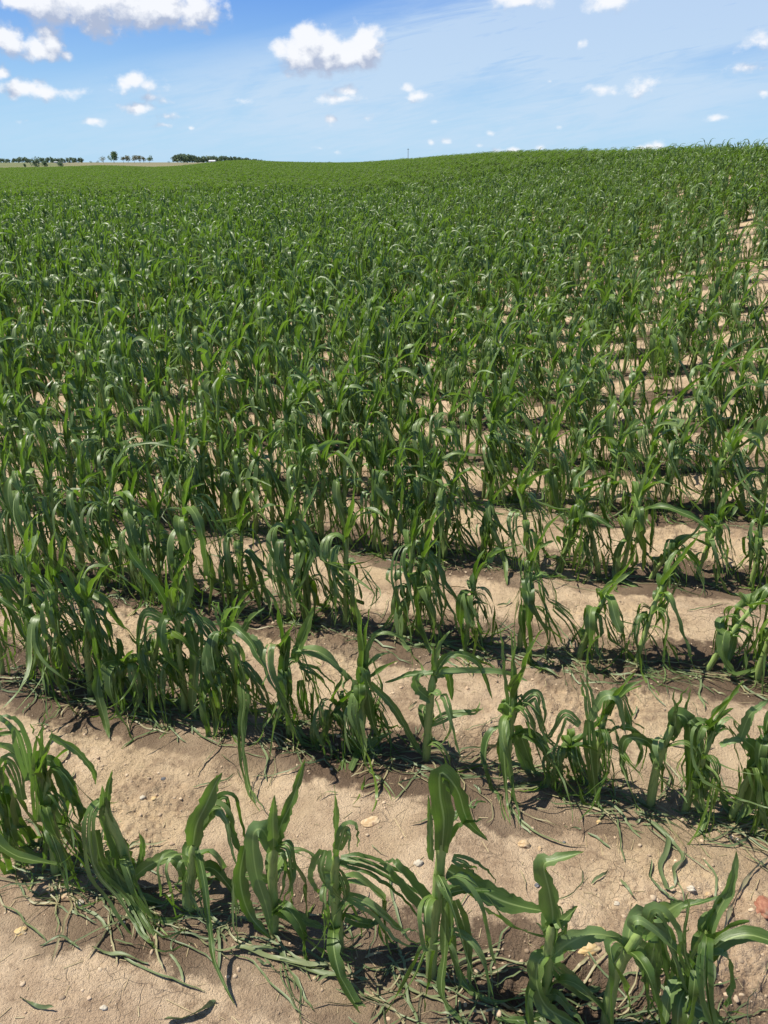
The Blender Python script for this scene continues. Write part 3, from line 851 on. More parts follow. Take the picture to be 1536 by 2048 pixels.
# ---- hero plants: pixel column of the foot, row, options, blades traced at the plant's own distance
HERO = [
 # row 0, the lowest row in the picture
 dict(px=40, row=0, h=.40, lean=.25, laz=2.6, n=8, lab='bushy bent corn plant at the upper end of the lowest row', L=[
   ([(60, 1560), (40, 1480), (10, 1440), (-30, 1430)], .045, 1), ([(45, 1600), (30, 1540), (5, 1520), (-10, 1580), (0, 1660)], .045, 2), ([(70, 1520), (110, 1530), (130, 1600), (125, 1660)], .04, 1)]),
 dict(px=112, row=0, h=.38, lean=.12, laz=.3, n=7, lab='tall lowest-row corn plant whose long blade hangs to a brown tip', L=[
   ([(75, 1640), (75, 1560), (85, 1480), (95, 1430)], .035, 1), ([(80, 1500), (85, 1580), (105, 1660), (118, 1745)], .042, 1), ([(100, 1470), (150, 1500), (185, 1540), (192, 1570)], .022, 1),
   ([(105, 1520), (140, 1580), (165, 1620), (180, 1660)], .045, 2), ([(90, 1600), (90, 1700), (85, 1750)], .02, 1)]),
 dict(px=262, row=0, h=.33, stalk=[(262, 1800), (258, 1745), (243, 1690), (218, 1635), (204, 1590)], n=0, spear=False, lab='lowest-row corn plant with a chopped-off whorl and a striped yellow-green leaf', L=[
   ([(258, 1745), (245, 1715), (228, 1680), (212, 1640), (204, 1570)], .062, 1), ([(212, 1625), (216, 1585), (224, 1540)], .022, 1),
   ([(205, 1600), (182, 1625), (178, 1680), (190, 1745), (230, 1800), (275, 1865), (325, 1903), (362, 1885)], .04, 1),
   ([(190, 1660), (205, 1730), (240, 1765), (290, 1828), (335, 1842), (372, 1827)], .045, 1), ([(215, 1700), (250, 1790), (300, 1870), (310, 1880)], .035, 2),
   ([(262, 1760), (300, 1730), (345, 1715), (365, 1750), (378, 1790)], .04, 1), ([(270, 1760), (285, 1700), (278, 1665)], .022, 1), ([(270, 1790), (320, 1810), (365, 1818)], .035, 2)]),
 dict(px=383, row=0, h=.31, stalk=[(382, 1835), (379, 1780), (384, 1730), (388, 1690)], n=3, spear=False, lab='lowest-row corn plant bowed over in a bundle, its tip pointing up', L=[
   ([(386, 1690), (393, 1650), (412, 1610), (430, 1570), (444, 1545)], .055, 1), ([(395, 1660), (418, 1620), (445, 1622), (462, 1670), (482, 1720)], .050, 1),
   ([(405, 1640), (430, 1605), (460, 1600), (472, 1650), (492, 1705)], .035, 1), ([(392, 1690), (408, 1760), (420, 1860), (432, 1930), (470, 2010)], .018, 1),
   ([(380, 1740), (378, 1790), (400, 1840)], .035, 2), ([(388, 1700), (402, 1740), (408, 1800)], .035, 1)]),
 dict(px=545, row=0, h=.36, stalk=[(547, 1885), (546, 1820), (545, 1750), (548, 1690)], n=4, spear=False, lab='lowest-row corn plant with one broad arched leaf and a long raised blade', L=[
   ([(552, 1690), (562, 1650), (585, 1600), (611, 1518)], .040, 1), ([(548, 1700), (546, 1640), (549, 1590)], .032, 1), ([(545, 1700), (525, 1660), (506, 1672), (512, 1745), (532, 1810), (545, 1870)], .055, 1),
   ([(555, 1690), (575, 1700), (583, 1745), (572, 1800)], .045, 1), ([(490, 1690), (480, 1760), (500, 1830), (545, 1880)], .045, 1), ([(545, 1800), (600, 1835), (650, 1848)], .03, 2), ([(540, 1760), (480, 1750), (470, 1800), (482, 1880)], .03, 1)]),
 dict(px=672, row=0, h=.30, stalk=[(678, 1885), (672, 1820), (668, 1760), (672, 1710)], n=3, spear=False, lab='lowest-row corn plant with a thin upright blade and a hooked leaf', L=[
   ([(672, 1720), (672, 1660), (669, 1570)], .022, 1), ([(676, 1700), (690, 1660), (712, 1660), (718, 1700)], .035, 1), ([(668, 1760), (675, 1745), (690, 1790), (665, 1830), (690, 1885), (725, 1898)], .032, 1),
   ([(680, 1720), (720, 1725), (770, 1745), (830, 1790), (880, 1850)], .045, 2), ([(650, 1700), (640, 1750), (660, 1810)], .055, 1), ([(690, 1790), (740, 1815), (800, 1880), (840, 1905)], .035, 1), ([(690, 1835), (740, 1850), (780, 1840)], .03, 2)]),
 dict(px=872, row=0, h=.44, stalk=[(862, 1965), (864, 1890), (872, 1810), (880, 1730), (886, 1670)], n=4, spear=False, lab='tallest corn plant of the lowest row, a wide leaf reaching sideways', L=[
   ([(884, 1700), (888, 1640), (880, 1590), (882, 1545), (915, 1580), (935, 1640), (975, 1680)], .055, 1), ([(886, 1690), (900, 1650), (922, 1628), (948, 1618)], .04, 1),
   ([(862, 1720), (860, 1660), (856, 1590)], .02, 1), ([(895, 1740), (945, 1770), (1000, 1800), (1050, 1815), (1095, 1823)], .062, 1),
   ([(875, 1830), (830, 1785), (780, 1740), (735, 1722)], .05, 2), ([(900, 1790), (905, 1880), (925, 1960), (975, 2000), (1050, 1995)], .022, 1), ([(890, 1790), (890, 1900), (885, 1990), (930, 2048)], .03, 1),
   ([(905, 1715), (940, 1730), (970, 1755)], .03, 1), ([(910, 1800), (935, 1880), (940, 1980)], .035, 2), ([(885, 1790), (930, 1780), (990, 1782)], .02, 1)]),
 dict(px=1098, row=0, h=.30, stalk=[(1092, 2030), (1094, 1970), (1098, 1900), (1104, 1850)], n=2, spear=False, lab='open lowest-row corn plant with a broad kinked top blade', L=[
   ([(1103, 1880), (1106, 1830), (1098, 1780), (1088, 1732), (1110, 1720), (1168, 1704)], .058, 1), ([(1108, 1850), (1130, 1838), (1156, 1812)], .026, 1),
   ([(1098, 1905), (1078, 1925), (1074, 1970), (1095, 2015), (1150, 2048), (1180, 2070)], .05, 1), ([(1102, 1915), (1140, 1885), (1190, 1868), (1255, 1880)], .05, 1), ([(1105, 1930), (1140, 1960), (1180, 1985), (1215, 1985)], .05, 1),
   ([(1110, 1880), (1125, 1860), (1112, 1850)], .03, 1), ([(1080, 1990), (1120, 1995), (1180, 2060)], .03, 2), ([(1090, 2030), (1050, 2040), (990, 2038)], .025, 1)]),
 dict(px=1225, row=0, h=.33, stalk=[(1212, 2050), (1228, 1960), (1255, 1905), (1285, 1860)], n=3, spear=False, lab='slanting corn plant with a knotted drooping head in the lowest row', L=[
   ([(1280, 1870), (1310, 1840), (1345, 1815), (1368, 1803)], .055, 1), ([(1290, 1860), (1312, 1825), (1338, 1860), (1352, 1920), (1375, 1990)], .05, 1), ([(1295, 1870), (1330, 1870), (1342, 1940), (1330, 2030)], .05, 1),
   ([(1285, 1865), (1265, 1850), (1290, 1845), (1380, 1920), (1408, 1930)], .025, 1), ([(1360, 1815), (1400, 1805), (1442, 1790)], .022, 1), ([(1310, 1880), (1300, 1960), (1310, 2048)], .045, 2), ([(1270, 1900), (1300, 1940), (1320, 2000)], .04, 2)]),
 dict(px=1375, row=0, h=.36, lean=.1, laz=1.7, n=5, lab='corn plant with one pale upright blade beside the knotted head in the lowest row', L=[
   ([(1388, 1960), (1372, 1900), (1385, 1805)], .03, 1), ([(1370, 1950), (1375, 2000), (1420, 2030), (1450, 2048)], .05, 1), ([(1360, 1960), (1340, 1990), (1330, 2048)], .04, 1)]),
 # row 1
 dict(px=60, row=1, h=.56, lean=.2, laz=.2, n=13, lab='crowded leafy corn plant first in the second row'),
 dict(px=128, row=1, h=.54, lean=.2, laz=-.4, n=13, lab='second-row corn plant with matted grey-green leaves beside the flattened one', L=[([(110, 1300), (160, 1270), (200, 1290), (232, 1312)], .06, 1)]),
 dict(px=238, row=1, h=.26, lean=.55, laz=-.5, n=9, lab='flattened corn plant with a trailing sheaf of leaves on the soil in the second row', L=[
   ([(232, 1320), (205, 1330), (195, 1380), (210, 1440), (218, 1478)], .05, 1), ([(236, 1330), (240, 1290), (232, 1275)], .03, 1)]),
 dict(px=368, row=1, h=.50, lean=.05, laz=.3, n=11, wide=1.15, up=1, lab='widest corn plant of the second row with a long blade slanting over it', L=[
   ([(345, 1230), (310, 1170), (270, 1120), (245, 1080)], .04, 1), ([(360, 1240), (380, 1180), (372, 1130)], .035, 1), ([(375, 1240), (390, 1310), (385, 1400), (392, 1440)], .045, 1), ([(330, 1240), (290, 1230), (280, 1300), (320, 1370)], .045, 2), ([(355, 1250), (340, 1210), (350, 1170)], .03, 1)]),
 dict(px=488, row=1, h=.44, lean=.06, laz=2.8, n=7, up=1, lab='second-row corn plant with one pale snapped leaf dangling to the soil', L=[
   ([(478, 1335), (488, 1400), (480, 1470), (492, 1560), (525, 1625)], .048, 1), ([(465, 1270), (440, 1235), (432, 1200)], .04, 1), ([(480, 1270), (500, 1240), (528, 1215)], .035, 1), ([(430, 1270), (425, 1320), (450, 1370)], .04, 2), ([(490, 1270), (515, 1290), (528, 1330)], .04, 1)]),
 dict(px=578, row=1, h=.40, lean=.04, laz=0, n=6, lab='corn plant with a bright split top leaf bending sideways in the second row', L=[
   ([(590, 1320), (600, 1290), (615, 1250), (628, 1212)], .05, 1), ([(585, 1300), (640, 1305), (690, 1340), (712, 1365)], .05, 2), ([(574, 1270), (568, 1330), (570, 1400), (552, 1452)], .045, 1),
   ([(600, 1330), (640, 1350), (675, 1390)], .035, 1), ([(600, 1360), (608, 1420), (615, 1440)], .04, 1), ([(580, 1440), (605, 1480), (630, 1508)], .035, 1)]),
 dict(px=722, row=1, h=.38, lean=.04, laz=.2, n=6, lab='slim corn plant with a pointed spear and a striped hanging leaf in the second row', L=[
   ([(722, 1380), (722, 1330), (727, 1270)], .036, 1), ([(712, 1360), (712, 1420), (722, 1500)], .04, 1), ([(740, 1365), (790, 1420), (830, 1490), (845, 1512)], .03, 1), ([(735, 1380), (745, 1440), (760, 1475)], .04, 1),
   ([(730, 1350), (738, 1290), (770, 1265), (830, 1290)], .02, 1), ([(700, 1540), (720, 1500), (760, 1475), (788, 1463)], .03, 1)]),
 dict(px=852, row=1, h=.38, stalk=[(852, 1535), (855, 1470), (860, 1410), (866, 1350)], n=3, spear=False, lab='upright corn plant showing its bare pale stalk in the second row', L=[
   ([(866, 1380), (868, 1340), (866, 1290)], .028, 1), ([(870, 1350), (895, 1345), (905, 1400)], .04, 1), ([(862, 1400), (838, 1380), (832, 1360), (845, 1345)], .045, 1), ([(866, 1345), (820, 1350), (770, 1365)], .025, 1),
   ([(858, 1450), (900, 1430), (950, 1420), (968, 1405)], .035, 1), ([(868, 1350), (900, 1310), (955, 1325), (985, 1400)], .03, 1), ([(870, 1340), (878, 1290), (900, 1262)], .018, 1), ([(870, 1345), (930, 1340), (1010, 1345), (1055, 1362)], .024, 1)]),
 dict(px=1012, row=1, h=.36, lean=.02, laz=0, n=5, lab='corn plant with the longest straight spear in the second row', L=[
   ([(1022, 1440), (1024, 1350), (1023, 1250)], .040, 1), ([(1015, 1440), (1008, 1500), (1018, 1600), (1025, 1650)], .035, 1), ([(1030, 1420), (1070, 1390), (1080, 1430), (1085, 1500)], .04, 1), ([(1035, 1450), (1052, 1500), (1068, 1545)], .04, 1)]),
 dict(px=1182, row=1, h=.36, lean=.03, laz=0, n=6, lab='corn plant with a spear above a hooped leaf in the second row', L=[
   ([(1180, 1440), (1178, 1390), (1168, 1342)], .035, 1), ([(1182, 1440), (1205, 1395), (1235, 1400), (1252, 1470)], .035, 1), ([(1178, 1440), (1180, 1500), (1190, 1590), (1195, 1620)], .045, 1), ([(1160, 1450), (1130, 1430), (1110, 1470), (1085, 1490)], .035, 1)]),
 dict(px=1304, row=1, h=.38, stalk=[(1302, 1612), (1310, 1550), (1325, 1500), (1345, 1450)], n=3, spear=False, lab='corn plant tilting on a bare stalk with a glossy folded leaf in the second row', L=[
   ([(1340, 1480), (1352, 1440), (1358, 1370)], .04, 1), ([(1345, 1470), (1355, 1430), (1378, 1450), (1380, 1540), (1375, 1610)], .055, 1), ([(1318, 1510), (1290, 1480), (1250, 1480), (1245, 1530), (1255, 1560)], .035, 1),
   ([(1360, 1450), (1382, 1440), (1398, 1470), (1400, 1540), (1405, 1600)], .03, 1), ([(1370, 1450), (1400, 1440), (1450, 1455)], .025, 1)]),
 dict(px=1458, row=1, h=.40, lean=.15, laz=0, n=7, lab='thick-stalked corn plant near the lower end of the second row', L=[
   ([(1490, 1480), (1512, 1510), (1500, 1600), (1470, 1650)], .06, 1), ([(1480, 1480), (1500, 1430), (1536, 1400)], .035, 1), ([(1440, 1490), (1470, 1480), (1520, 1480)], .022, 1)]),
 dict(px=1545, row=1, h=.40, lean=.1, laz=.2, n=7, lab='corn plant cut by the picture edge at the lower end of the second row'),
 dict(px=5, row=1, h=.54, lean=.12, laz=.2, n=12, lab='leafy corn plant cut by the picture edge at the upper end of the second row'),
 dict(px=182, row=1, h=.50, lean=.22, laz=-.3, n=12, lab='second-row corn plant leaning onto its flattened neighbour'),
 dict(px=305, row=1, h=.42, lean=.3, laz=0, n=11, lab='corn plant between the flattened one and the widest one in the second row'),
 dict(px=428, row=1, h=.34, lean=.2, laz=.3, n=9, lab='short corn plant squeezed beside the widest one in the second row'),
 dict(px=640, row=1, h=.24, lean=.5, laz=-.2, n=7, lab='stunted corn plant beneath the bright split leaf in the second row'),
 dict(px=1088, row=1, h=.22, lean=.5, laz=0, n=7, lab='stunted corn plant next to the longest straight spear in the second row'),
 dict(px=1368, row=1, h=.34, lean=.1, laz=0, n=7, lab='corn plant tucked behind the glossy folded leaf in the second row'),
]
ROW2 = [(-75, .5, .1, 0), (-20, .56, .1, 0), (28, .58, .1, 0), (75, .6, .1, 0), (112, .56, .15, 0), (165, .58, .2, 0), (205, .54, .25, 0), (268, .5, .12, 0), (322, .46, .12, 0), (385, .54, .05, 0), (480, .46, .1, 0), (578, .52, .05, 0), (618, .44, .1, 2), (690, .48, .05, 0), (808, .50, .08, 0), (835, .44, .1, 0),
        (930, .34, .1, 0), (1042, .44, .06, 0), (1158, .34, .35, .1), (1272, .40, .32, .5), (1415, .36, .60, .35), (1512, .44, .1, 0), (1590, .44, .1, 0)]
ROW3 = [(-25, .6, .1, 0), (30, .62, .1, 0), (62, .58, .1, 0), (100, .6, .15, 0), (150, .46, .1, 0), (200, .56, .2, 0), (225, .46, .1, 0), (255, .5, .1, 0), (300, .52, .1, 0), (338, .48, .15, 0), (372, .52, .05, 0), (410, .5, .1, 0), (446, .46, .1, 0), (480, .5, .1, 0), (512, .48, .1, 0), (545, .52, .05, 0), (592, .5, .1, 0), (640, .48, .1, 0), (690, .50, .05, 0), (745, .50, .1, 0), (780, .5, .1, 0), (822, .50, .1, 0), (850, .5, .1, 0), (890, .46, .1, 0), (960, .32, .1, 0), (1060, .46, .2, 2.9),
        (1120, .42, .25, .1), (1200, .50, .45, 2.6), (1245, .48, .1, 0), (1300, .24, .5, -.6), (1395, .36, .2, 0), (1500, .34, .1, 1.7), (1570, .4, .1, 0)]
LOOKS = ['a ragged skirt of hanging leaves', 'leaves torn into thin ribbons', 'one folded glossy leaf near the top', 'a short spear above limp leaves', 'limp leaves wrapped round the stalk',
         'dark drooping leaves', 'pale undersides turned outward', 'a narrow twisted head']
rowname = {0: 'lowest row', 1: 'second row', 2: 'third row up', 3: 'fourth row up', 4: 'fifth row up', 5: 'sixth row up', 6: 'seventh row up'}

n_things = 0
for hi, h in enumerate(HERO):
    rng = np.random.default_rng(100 + hi)
    x, y = row_point(h['px'], h['row'])
    z = gz(x, y)
    root = (x, y, z)
    hg = h['h']
    st, wh, lv = corn_parts(rng, hg, h.get('laz'), h.get('lean', 0.05), h['n'] + 3, 2, lowf=.40, lenk=.74, smax=6, spear=h.get('spear', True), zfl=0.0, wide=h.get('wide', 1.0), upright=h.get('up', 0))
    if 'stalk' in h:
        P = []
        for k, (sx, sy) in enumerate(h['stalk']):
            d = px_dir(sx, sy); t = y / d[1]
            P.append(np.array([d[0] * t, y, H_CAM + d[2] * t]) - np.array(root))
        P[0] = np.array([P[0][0], P[0][1], -0.03])
        sp = catmull(P, 16)
        s = np.linspace(0, 1, 16)
        rad = 0.0125 * (1.1 - 0.3 * s)
        for q in (0.22, 0.45, 0.68, 0.88):
            rad = rad + 0.0024 * np.exp(-((s - q) / 0.035) ** 2)
        rad[-1] *= 0.6
        st = tube(sp, rad, 9, rng.random())
        # the random blades start from this stalk instead
        lv = []
        for k in range(h['n'] + 1):
            f = rng.uniform(0.25, 0.8); o = sp[int(f * 15)]
            lv.append(leaf_geom(rng, o, rng.uniform(0, 6.28), rng.uniform(.28, .45), rng.uniform(.025, .04), rng.uniform(.2, .6), rng.uniform(.1, .3), rng.uniform(2.6, 3.1), 22, 5, int(rng.integers(1, 4)), 0.0, sharp=.06))
    for (pts, wd, stp) in h.get('L', []):
        lv.append(local_leaf_from_px(root, pts, wd, rng, dy0=rng.uniform(-.01, .01), dy1=rng.uniform(-.07, .05), strips=stp if rng.random() < .6 or wd < .03 else stp + 2, face=rng.normal() * 0.35, fold=rng.uniform(.15, .5)))
    build_plant(root, h['lab'], (st, wh, lv))
    placed.append((x, y)); n_things += 1

for row, table in ((2, ROW2), (3, ROW3)):
    for k, (px, hg, lean, laz) in enumerate(table):
        rng = np.random.default_rng(1000 * row + k)
        x, y = row_point(px, row)
        y += rng.normal() * 0.01
        z = gz(x, y)
        pr = corn_parts(rng, hg, laz, lean, int(rng.integers(10, 13)), 2, lowf=.40, lenk=.78 + .14 * (px < 450), spread=.1 + .3 * (px < 450), smax=6, wide=1.1, zfl=0.0, upright=int(rng.random() < .35))
        build_plant((x, y, z), f'{ORD[k + 1]} corn plant along the {rowname[row]}, {LOOKS[(k * 3 + row) % 8]}', pr)
        placed.append((x, y)); n_things += 1

# ---- rows further up the field: candidate positions sorted by distance
rng = np.random.default_rng(7)
cand = []
for row in range(-1, 420):
    c = ROW_0 + ROW_S * row
    if c > 265: break
    # where the row crosses the picture's wedge
    n_est = int(c * 2.4 / 0.16) + 40
    s = (np.arange(n_est) - n_est / 2) * 0.160 + rng.normal(size=n_est) * 0.05
    s = s + 0.3 * c
    px_ = RD[0] * s + RN[0] * c
    py_ = RD[1] * s + RN[1] * c
    wobr = 0.07 * vnoise(s * 0.35, s * 0 + row * 3.7, 9) + rng.normal(size=n_est) * 0.05
    px_ = px_ + RN[0] * wobr; py_ = py_ + RN[1] * wobr
    az_ = np.arctan2(px_, py_)
    r_ = np.hypot(px_, py_)
    ok = (np.abs(az_) < 0.60 + 0.5 / np.maximum(r_, 1)) & (py_ > 0.3)
    _, Rk = crest(px_, py_)
    ok &= r_ < Rk + 12
    # thinner stand towards the right and in a few patches
    dens = 0.96 - 0.20 * np.clip((az_ - 0.05) / 0.4, 0, 1) * np.clip(1.2 - r_ / 25, 0, 1)
    gap = fbm(px_ * 1.1, py_ * 0.9, 2, 77)
    dens -= 0.32 * np.clip((gap - .2) / .5, 0, 1) * np.clip((az_ + .12) / 0.3, 0, 1) * (r_ < 34)
    ok &= rng.random(n_est) < dens
    for i in np.nonzero(ok)[0]:
        cand.append((row, r_[i], px_[i], py_[i]))
cand = [q for q in cand if q[0] > 3]
cand.sort(key=lambda q: q[1])
N_SINGLE = 296
far = []
near_rows = {}
single = []
for q in cand:
    row, r_, x, y = q
    sx, sy = to_px(x, y, float(terrain(x, y)) + .35)
    if len(single) + n_things < N_SINGLE and -40 < sx < 1576:
        single.append((row, sx, x, y))
    else:
        far.append((x, y, r_))
byrow = {}
for q in single:
    byrow.setdefault(q[0], []).append(q)
for row, qs in byrow.items():
    qs.sort(key=lambda q: q[1])
    for k, (_, sx, x, y) in enumerate(qs):
        rg = np.random.default_rng(int(50000 + row * 400 + k))
        z = gz(x, y)
        tall = 0.56 - 0.08 * np.clip((sx - 500) / 1000, 0, 1) + rg.normal() * 0.05
        det = 2 if row <= 4 else 1
        pr = corn_parts(rg, max(.3, tall), None, abs(rg.normal()) * .26, int(rg.integers(11, 15)), det, wide=1.2, spread=.3, lenk=.84, zfl=0.0, upright=int(rg.random() < .45))
        if row <= 6 and k + 1 < len(ORD):
            lab = f'{ORD[k + 1]} corn plant along the {rowname[row]}, {LOOKS[(k * 3 + row) % 8]}'
            grp = GROUP
        else:
            lab = 'tattered corn plant in the closing rows beyond the bare soil'
            grp = 'maize plants of the closing rows'
        build_plant((x, y, z), lab, pr, group=grp, merged=row > 4)
        n_things += 1

# ---- the rest of the field: one object; its mesh carries the prototypes and the planting points
NP_NEAR, NP_FAR = 22, 8
Vp, Fp, Up, ids, matx = [], [], [], [], []
off = 0


def add_proto(geo, pid, mi):
    global off
    V, F, U = geo
    Vp.append(V); Fp.append(F + off); Up.append(U); ids.append(np.full(len(V), pid)); matx.append(np.full(len(F), mi)); off += len(V)


for k in range(NP_NEAR):
    rg = np.random.default_rng(900 + k)
    st, wh, lv = corn_parts(rg, rg.uniform(.42, .60), None, abs(rg.normal()) * .26, int(rg.integers(12, 16)), 1, zfl=0.0, upright=int(k % 2), wide=1.25, spread=.35, lenk=.84)
    add_proto(st, k, 1)
    add_proto(join([wh] + lv), k, 0)
for k in range(NP_FAR):
    rg = np.random.default_rng(950 + k)
    for q in range(9):                       # a patch of nine plants, three to a row
        st, wh, lv = corn_parts(rg, rg.uniform(.44, .58), None, None, 14, 0, wide=1.0, upright=2)
        i, j = q % 3, q // 3
        o = RD * ((i - 1) * .26 + rg.normal() * .05) + RN * ((j - 1) * ROW_S + rg.normal() * .03)
        G3 = join([wh] + lv)
        add_proto((G3[0] + np.array([o[0], o[1], 0]), G3[1], G3[2]), NP_NEAR + k, 2)
pts, pid, prot, pscl = [], [], [], []
R_FAR = 42.0
fx = np.array([q[:2] for q in far if q[2] < R_FAR])
fz = terrain(fx[:, 0], fx[:, 1]) + soil(fx[:, 0], fx[:, 1])
pts.append(np.column_stack([fx, fz])); n1 = len(fx)
pid.append(rng.integers(0, NP_NEAR, n1)); prot.append(rng.normal(size=n1) * 0.7 + math.pi * (rng.random(n1) < .25)); pscl.append(rng.uniform(.80, 1.22, n1) * (1 - .14 * np.clip((np.arctan2(fx[:, 0], fx[:, 1]) + .1) / .45, 0, 1)))
# patches
pc = []
for row in range(30, 420, 3):
    c = ROW_0 + ROW_S * row
    if c > 270: break
    n_est = int(c * 2.6 / 0.74) + 30
    s = (np.arange(n_est) - n_est / 2) * 0.74 + rng.normal(size=n_est) * 0.05 + 0.3 * c
    x_ = RD[0] * s + RN[0] * c; y_ = RD[1] * s + RN[1] * c
    r_ = np.hypot(x_, y_); a_ = np.arctan2(x_, y_)
    _, Rk = crest(x_, y_)
    ok = (np.abs(a_) < .58) & (r_ >= R_FAR) & (r_ < Rk + 12) & (y_ > 0)
    ok &= ~((r_ > 120) & (rng.random(n_est) < 0.25))
    pc.append(np.column_stack([x_[ok], y_[ok]]))
pc = np.vstack(pc)
n2 = len(pc)
pts.append(np.column_stack([pc, terrain(pc[:, 0], pc[:, 1])]))
pid.append(NP_NEAR + rng.integers(0, NP_FAR, n2)); prot.append(rng.normal(size=n2) * 0.06); pscl.append(rng.uniform(.92, 1.12, n2) * np.where(rng.random(n2) < .05, 1.12, 1.0))
pts = np.vstack(pts); pid = np.concatenate(pid); prot = np.concatenate(prot); pscl = np.concatenate(pscl)
print('plants single', n_things, 'instanced', n1, 'patches', n2, 'proto verts', off)
nproto = off
V = np.vstack(Vp + [pts])
F = np.vstack(Fp)
U = np.vstack(Up + [np.zeros((len(pts), 3))])
me = new_mesh('maize_field', V, F, [LEAF, STALK, LEAF_FAR_SHADED], U, attrs={
    'proto': ('INT', np.concatenate(ids + [pid]).astype(np.int32)),
    'seedpt': ('FLOAT', np.concatenate([np.zeros(nproto), np.ones(len(pts))]).astype(np.float32)),
    'rotz': ('FLOAT', np.concatenate([np.zeros(nproto), prot]).astype(np.float32)),
    'size': ('FLOAT', np.concatenate([np.zeros(nproto), pscl]).astype(np.float32))})
me.polygons.foreach_set('material_index', np.concatenate(matx).astype(np.int32))
field = put('maize_field', me, label='dense green sweep of storm-beaten maize running to the skyline', cat='crop', kind='stuff')

ng = bpy.data.node_groups.new('plant_field', 'GeometryNodeTree')
ng.interface.new_socket('Geometry', in_out='INPUT', socket_type='NodeSocketGeometry')
ng.interface.new_socket('Geometry', in_out='OUTPUT', socket_type='NodeSocketGeometry')
Q = NT(ng)
qi, qo = Q.n('NodeGroupInput'), Q.n('NodeGroupOutput')


def gattr(name, ty='FLOAT'):
    nd = Q.n('GeometryNodeInputNamedAttribute', data_type=ty)
    nd.inputs['Name'].default_value = name
    return nd.outputs['Attribute']


def gcmp(a, op, b, ty='INT'):
    nd = Q.n('FunctionNodeCompare', data_type=ty, operation=op)
    sa = [s for s in nd.inputs if s.enabled and s.name in ('A', 'B')]
    Q.put(sa[0], a); Q.put(sa[1], b)
    return nd.outputs[0]


seed = gattr('seedpt')
sep_ = Q.n('GeometryNodeSeparateGeometry', domain='POINT')
Q.put(sep_.inputs['Geometry'], qi.outputs[0])
Q.put(sep_.inputs['Selection'], gcmp(seed, 'GREATER_THAN', 0.5, 'FLOAT'))
points, protos = sep_.outputs[0], sep_.outputs[1]
outj = Q.n('GeometryNodeJoinGeometry')
idx = gattr('proto', 'INT')
eul = Q.n('ShaderNodeCombineXYZ', ins={2: gattr('rotz')}).outputs[0]
size = gattr('size')
for k in range(NP_NEAR + NP_FAR):
    sg = Q.n('GeometryNodeSeparateGeometry', domain='POINT')
    Q.put(sg.inputs['Geometry'], protos)
    Q.put(sg.inputs['Selection'], gcmp(idx, 'EQUAL', k))
    iop = Q.n('GeometryNodeInstanceOnPoints')
    Q.put(iop.inputs['Points'], points)
    Q.put(iop.inputs['Selection'], gcmp(idx, 'EQUAL', k))
    Q.put(iop.inputs['Instance'], sg.outputs[0])
    Q.put(iop.inputs['Rotation'], eul)
    Q.put(iop.inputs['Scale'], size)
    Q.t.links.new(iop.outputs[0], outj.inputs[0])
Q.put(qo.inputs[0], outj.outputs[0])
md = field.modifiers.new('plant_field', 'NODES')
md.node_group = ng

# ------------------------------------------------------------------ litter, straw, gravel
rng = np.random.default_rng(21)


def on_ground(path, lift):
    z = ground(path[:, 0], path[:, 1])
    return np.column_stack([path[:, 0], path[:, 1], z + lift])


def litter_strip(x, y, ang, L, Wd, n=12, curl=1.2):
    s = np.linspace(0, 1, n)
    a = ang + np.cumsum(rng.normal(size=n)) * 0.16 * curl
    st = L / (n - 1)
    p = np.column_stack([x + np.cumsum(np.cos(a)) * st, y + np.cumsum(np.sin(a)) * st])
    lift = 0.005 + 0.010 * np.abs(np.sin(s * rng.uniform(2, 6) + rng.uniform(0, 3))) * rng.random()
    P3 = on_ground(p, lift)
    tilt = rng.normal() * 0.6 + np.linspace(0, 1, n) * rng.normal() * 1.2
    side = np.column_stack([-np.sin(a) * np.cos(tilt), np.cos(a) * np.cos(tilt), np.sin(tilt)])
    w = Wd * np.power(np.clip(1 - (2 * s - 1) ** 4, 0, 1), 0.5) + 0.001
    return ribbon(P3, side, w, 0, 1, 3, 0.25, rng.random(), rng, ripple=0.001, ragged=0.1)


parts = []
for k in range(2300):
    row = int(rng.integers(0, 9))
    if rng.random() < .35: row = int(rng.integers(0, 3))
    sx = rng.uniform(-60, 1600)
    x, y = row_point(sx, row)
    o = RN * (-abs(rng.normal()) * 0.07 + 0.03) + RD * rng.normal() * 0.08
    if rng.random() < 0.10: o = RN * rng.uniform(-.4, .4)
    ang = ROW_A + rng.normal() * 0.55 if rng.random() < .75 else rng.uniform(0, 6.28)
    parts.append(litter_strip(x + o[0], y + o[1], ang, rng.uniform(.03, .28), rng.uniform(.002, .008), 12 if row < 4 else 8))
J = join(parts)
put('fallen_leaf_litter', new_mesh('fallen_leaf_litter', J[0], J[1], [LITTER], J[2]), label='wilted green leaf shreds matted on the soil along the corn rows', cat='leaf litter', kind='stuff')

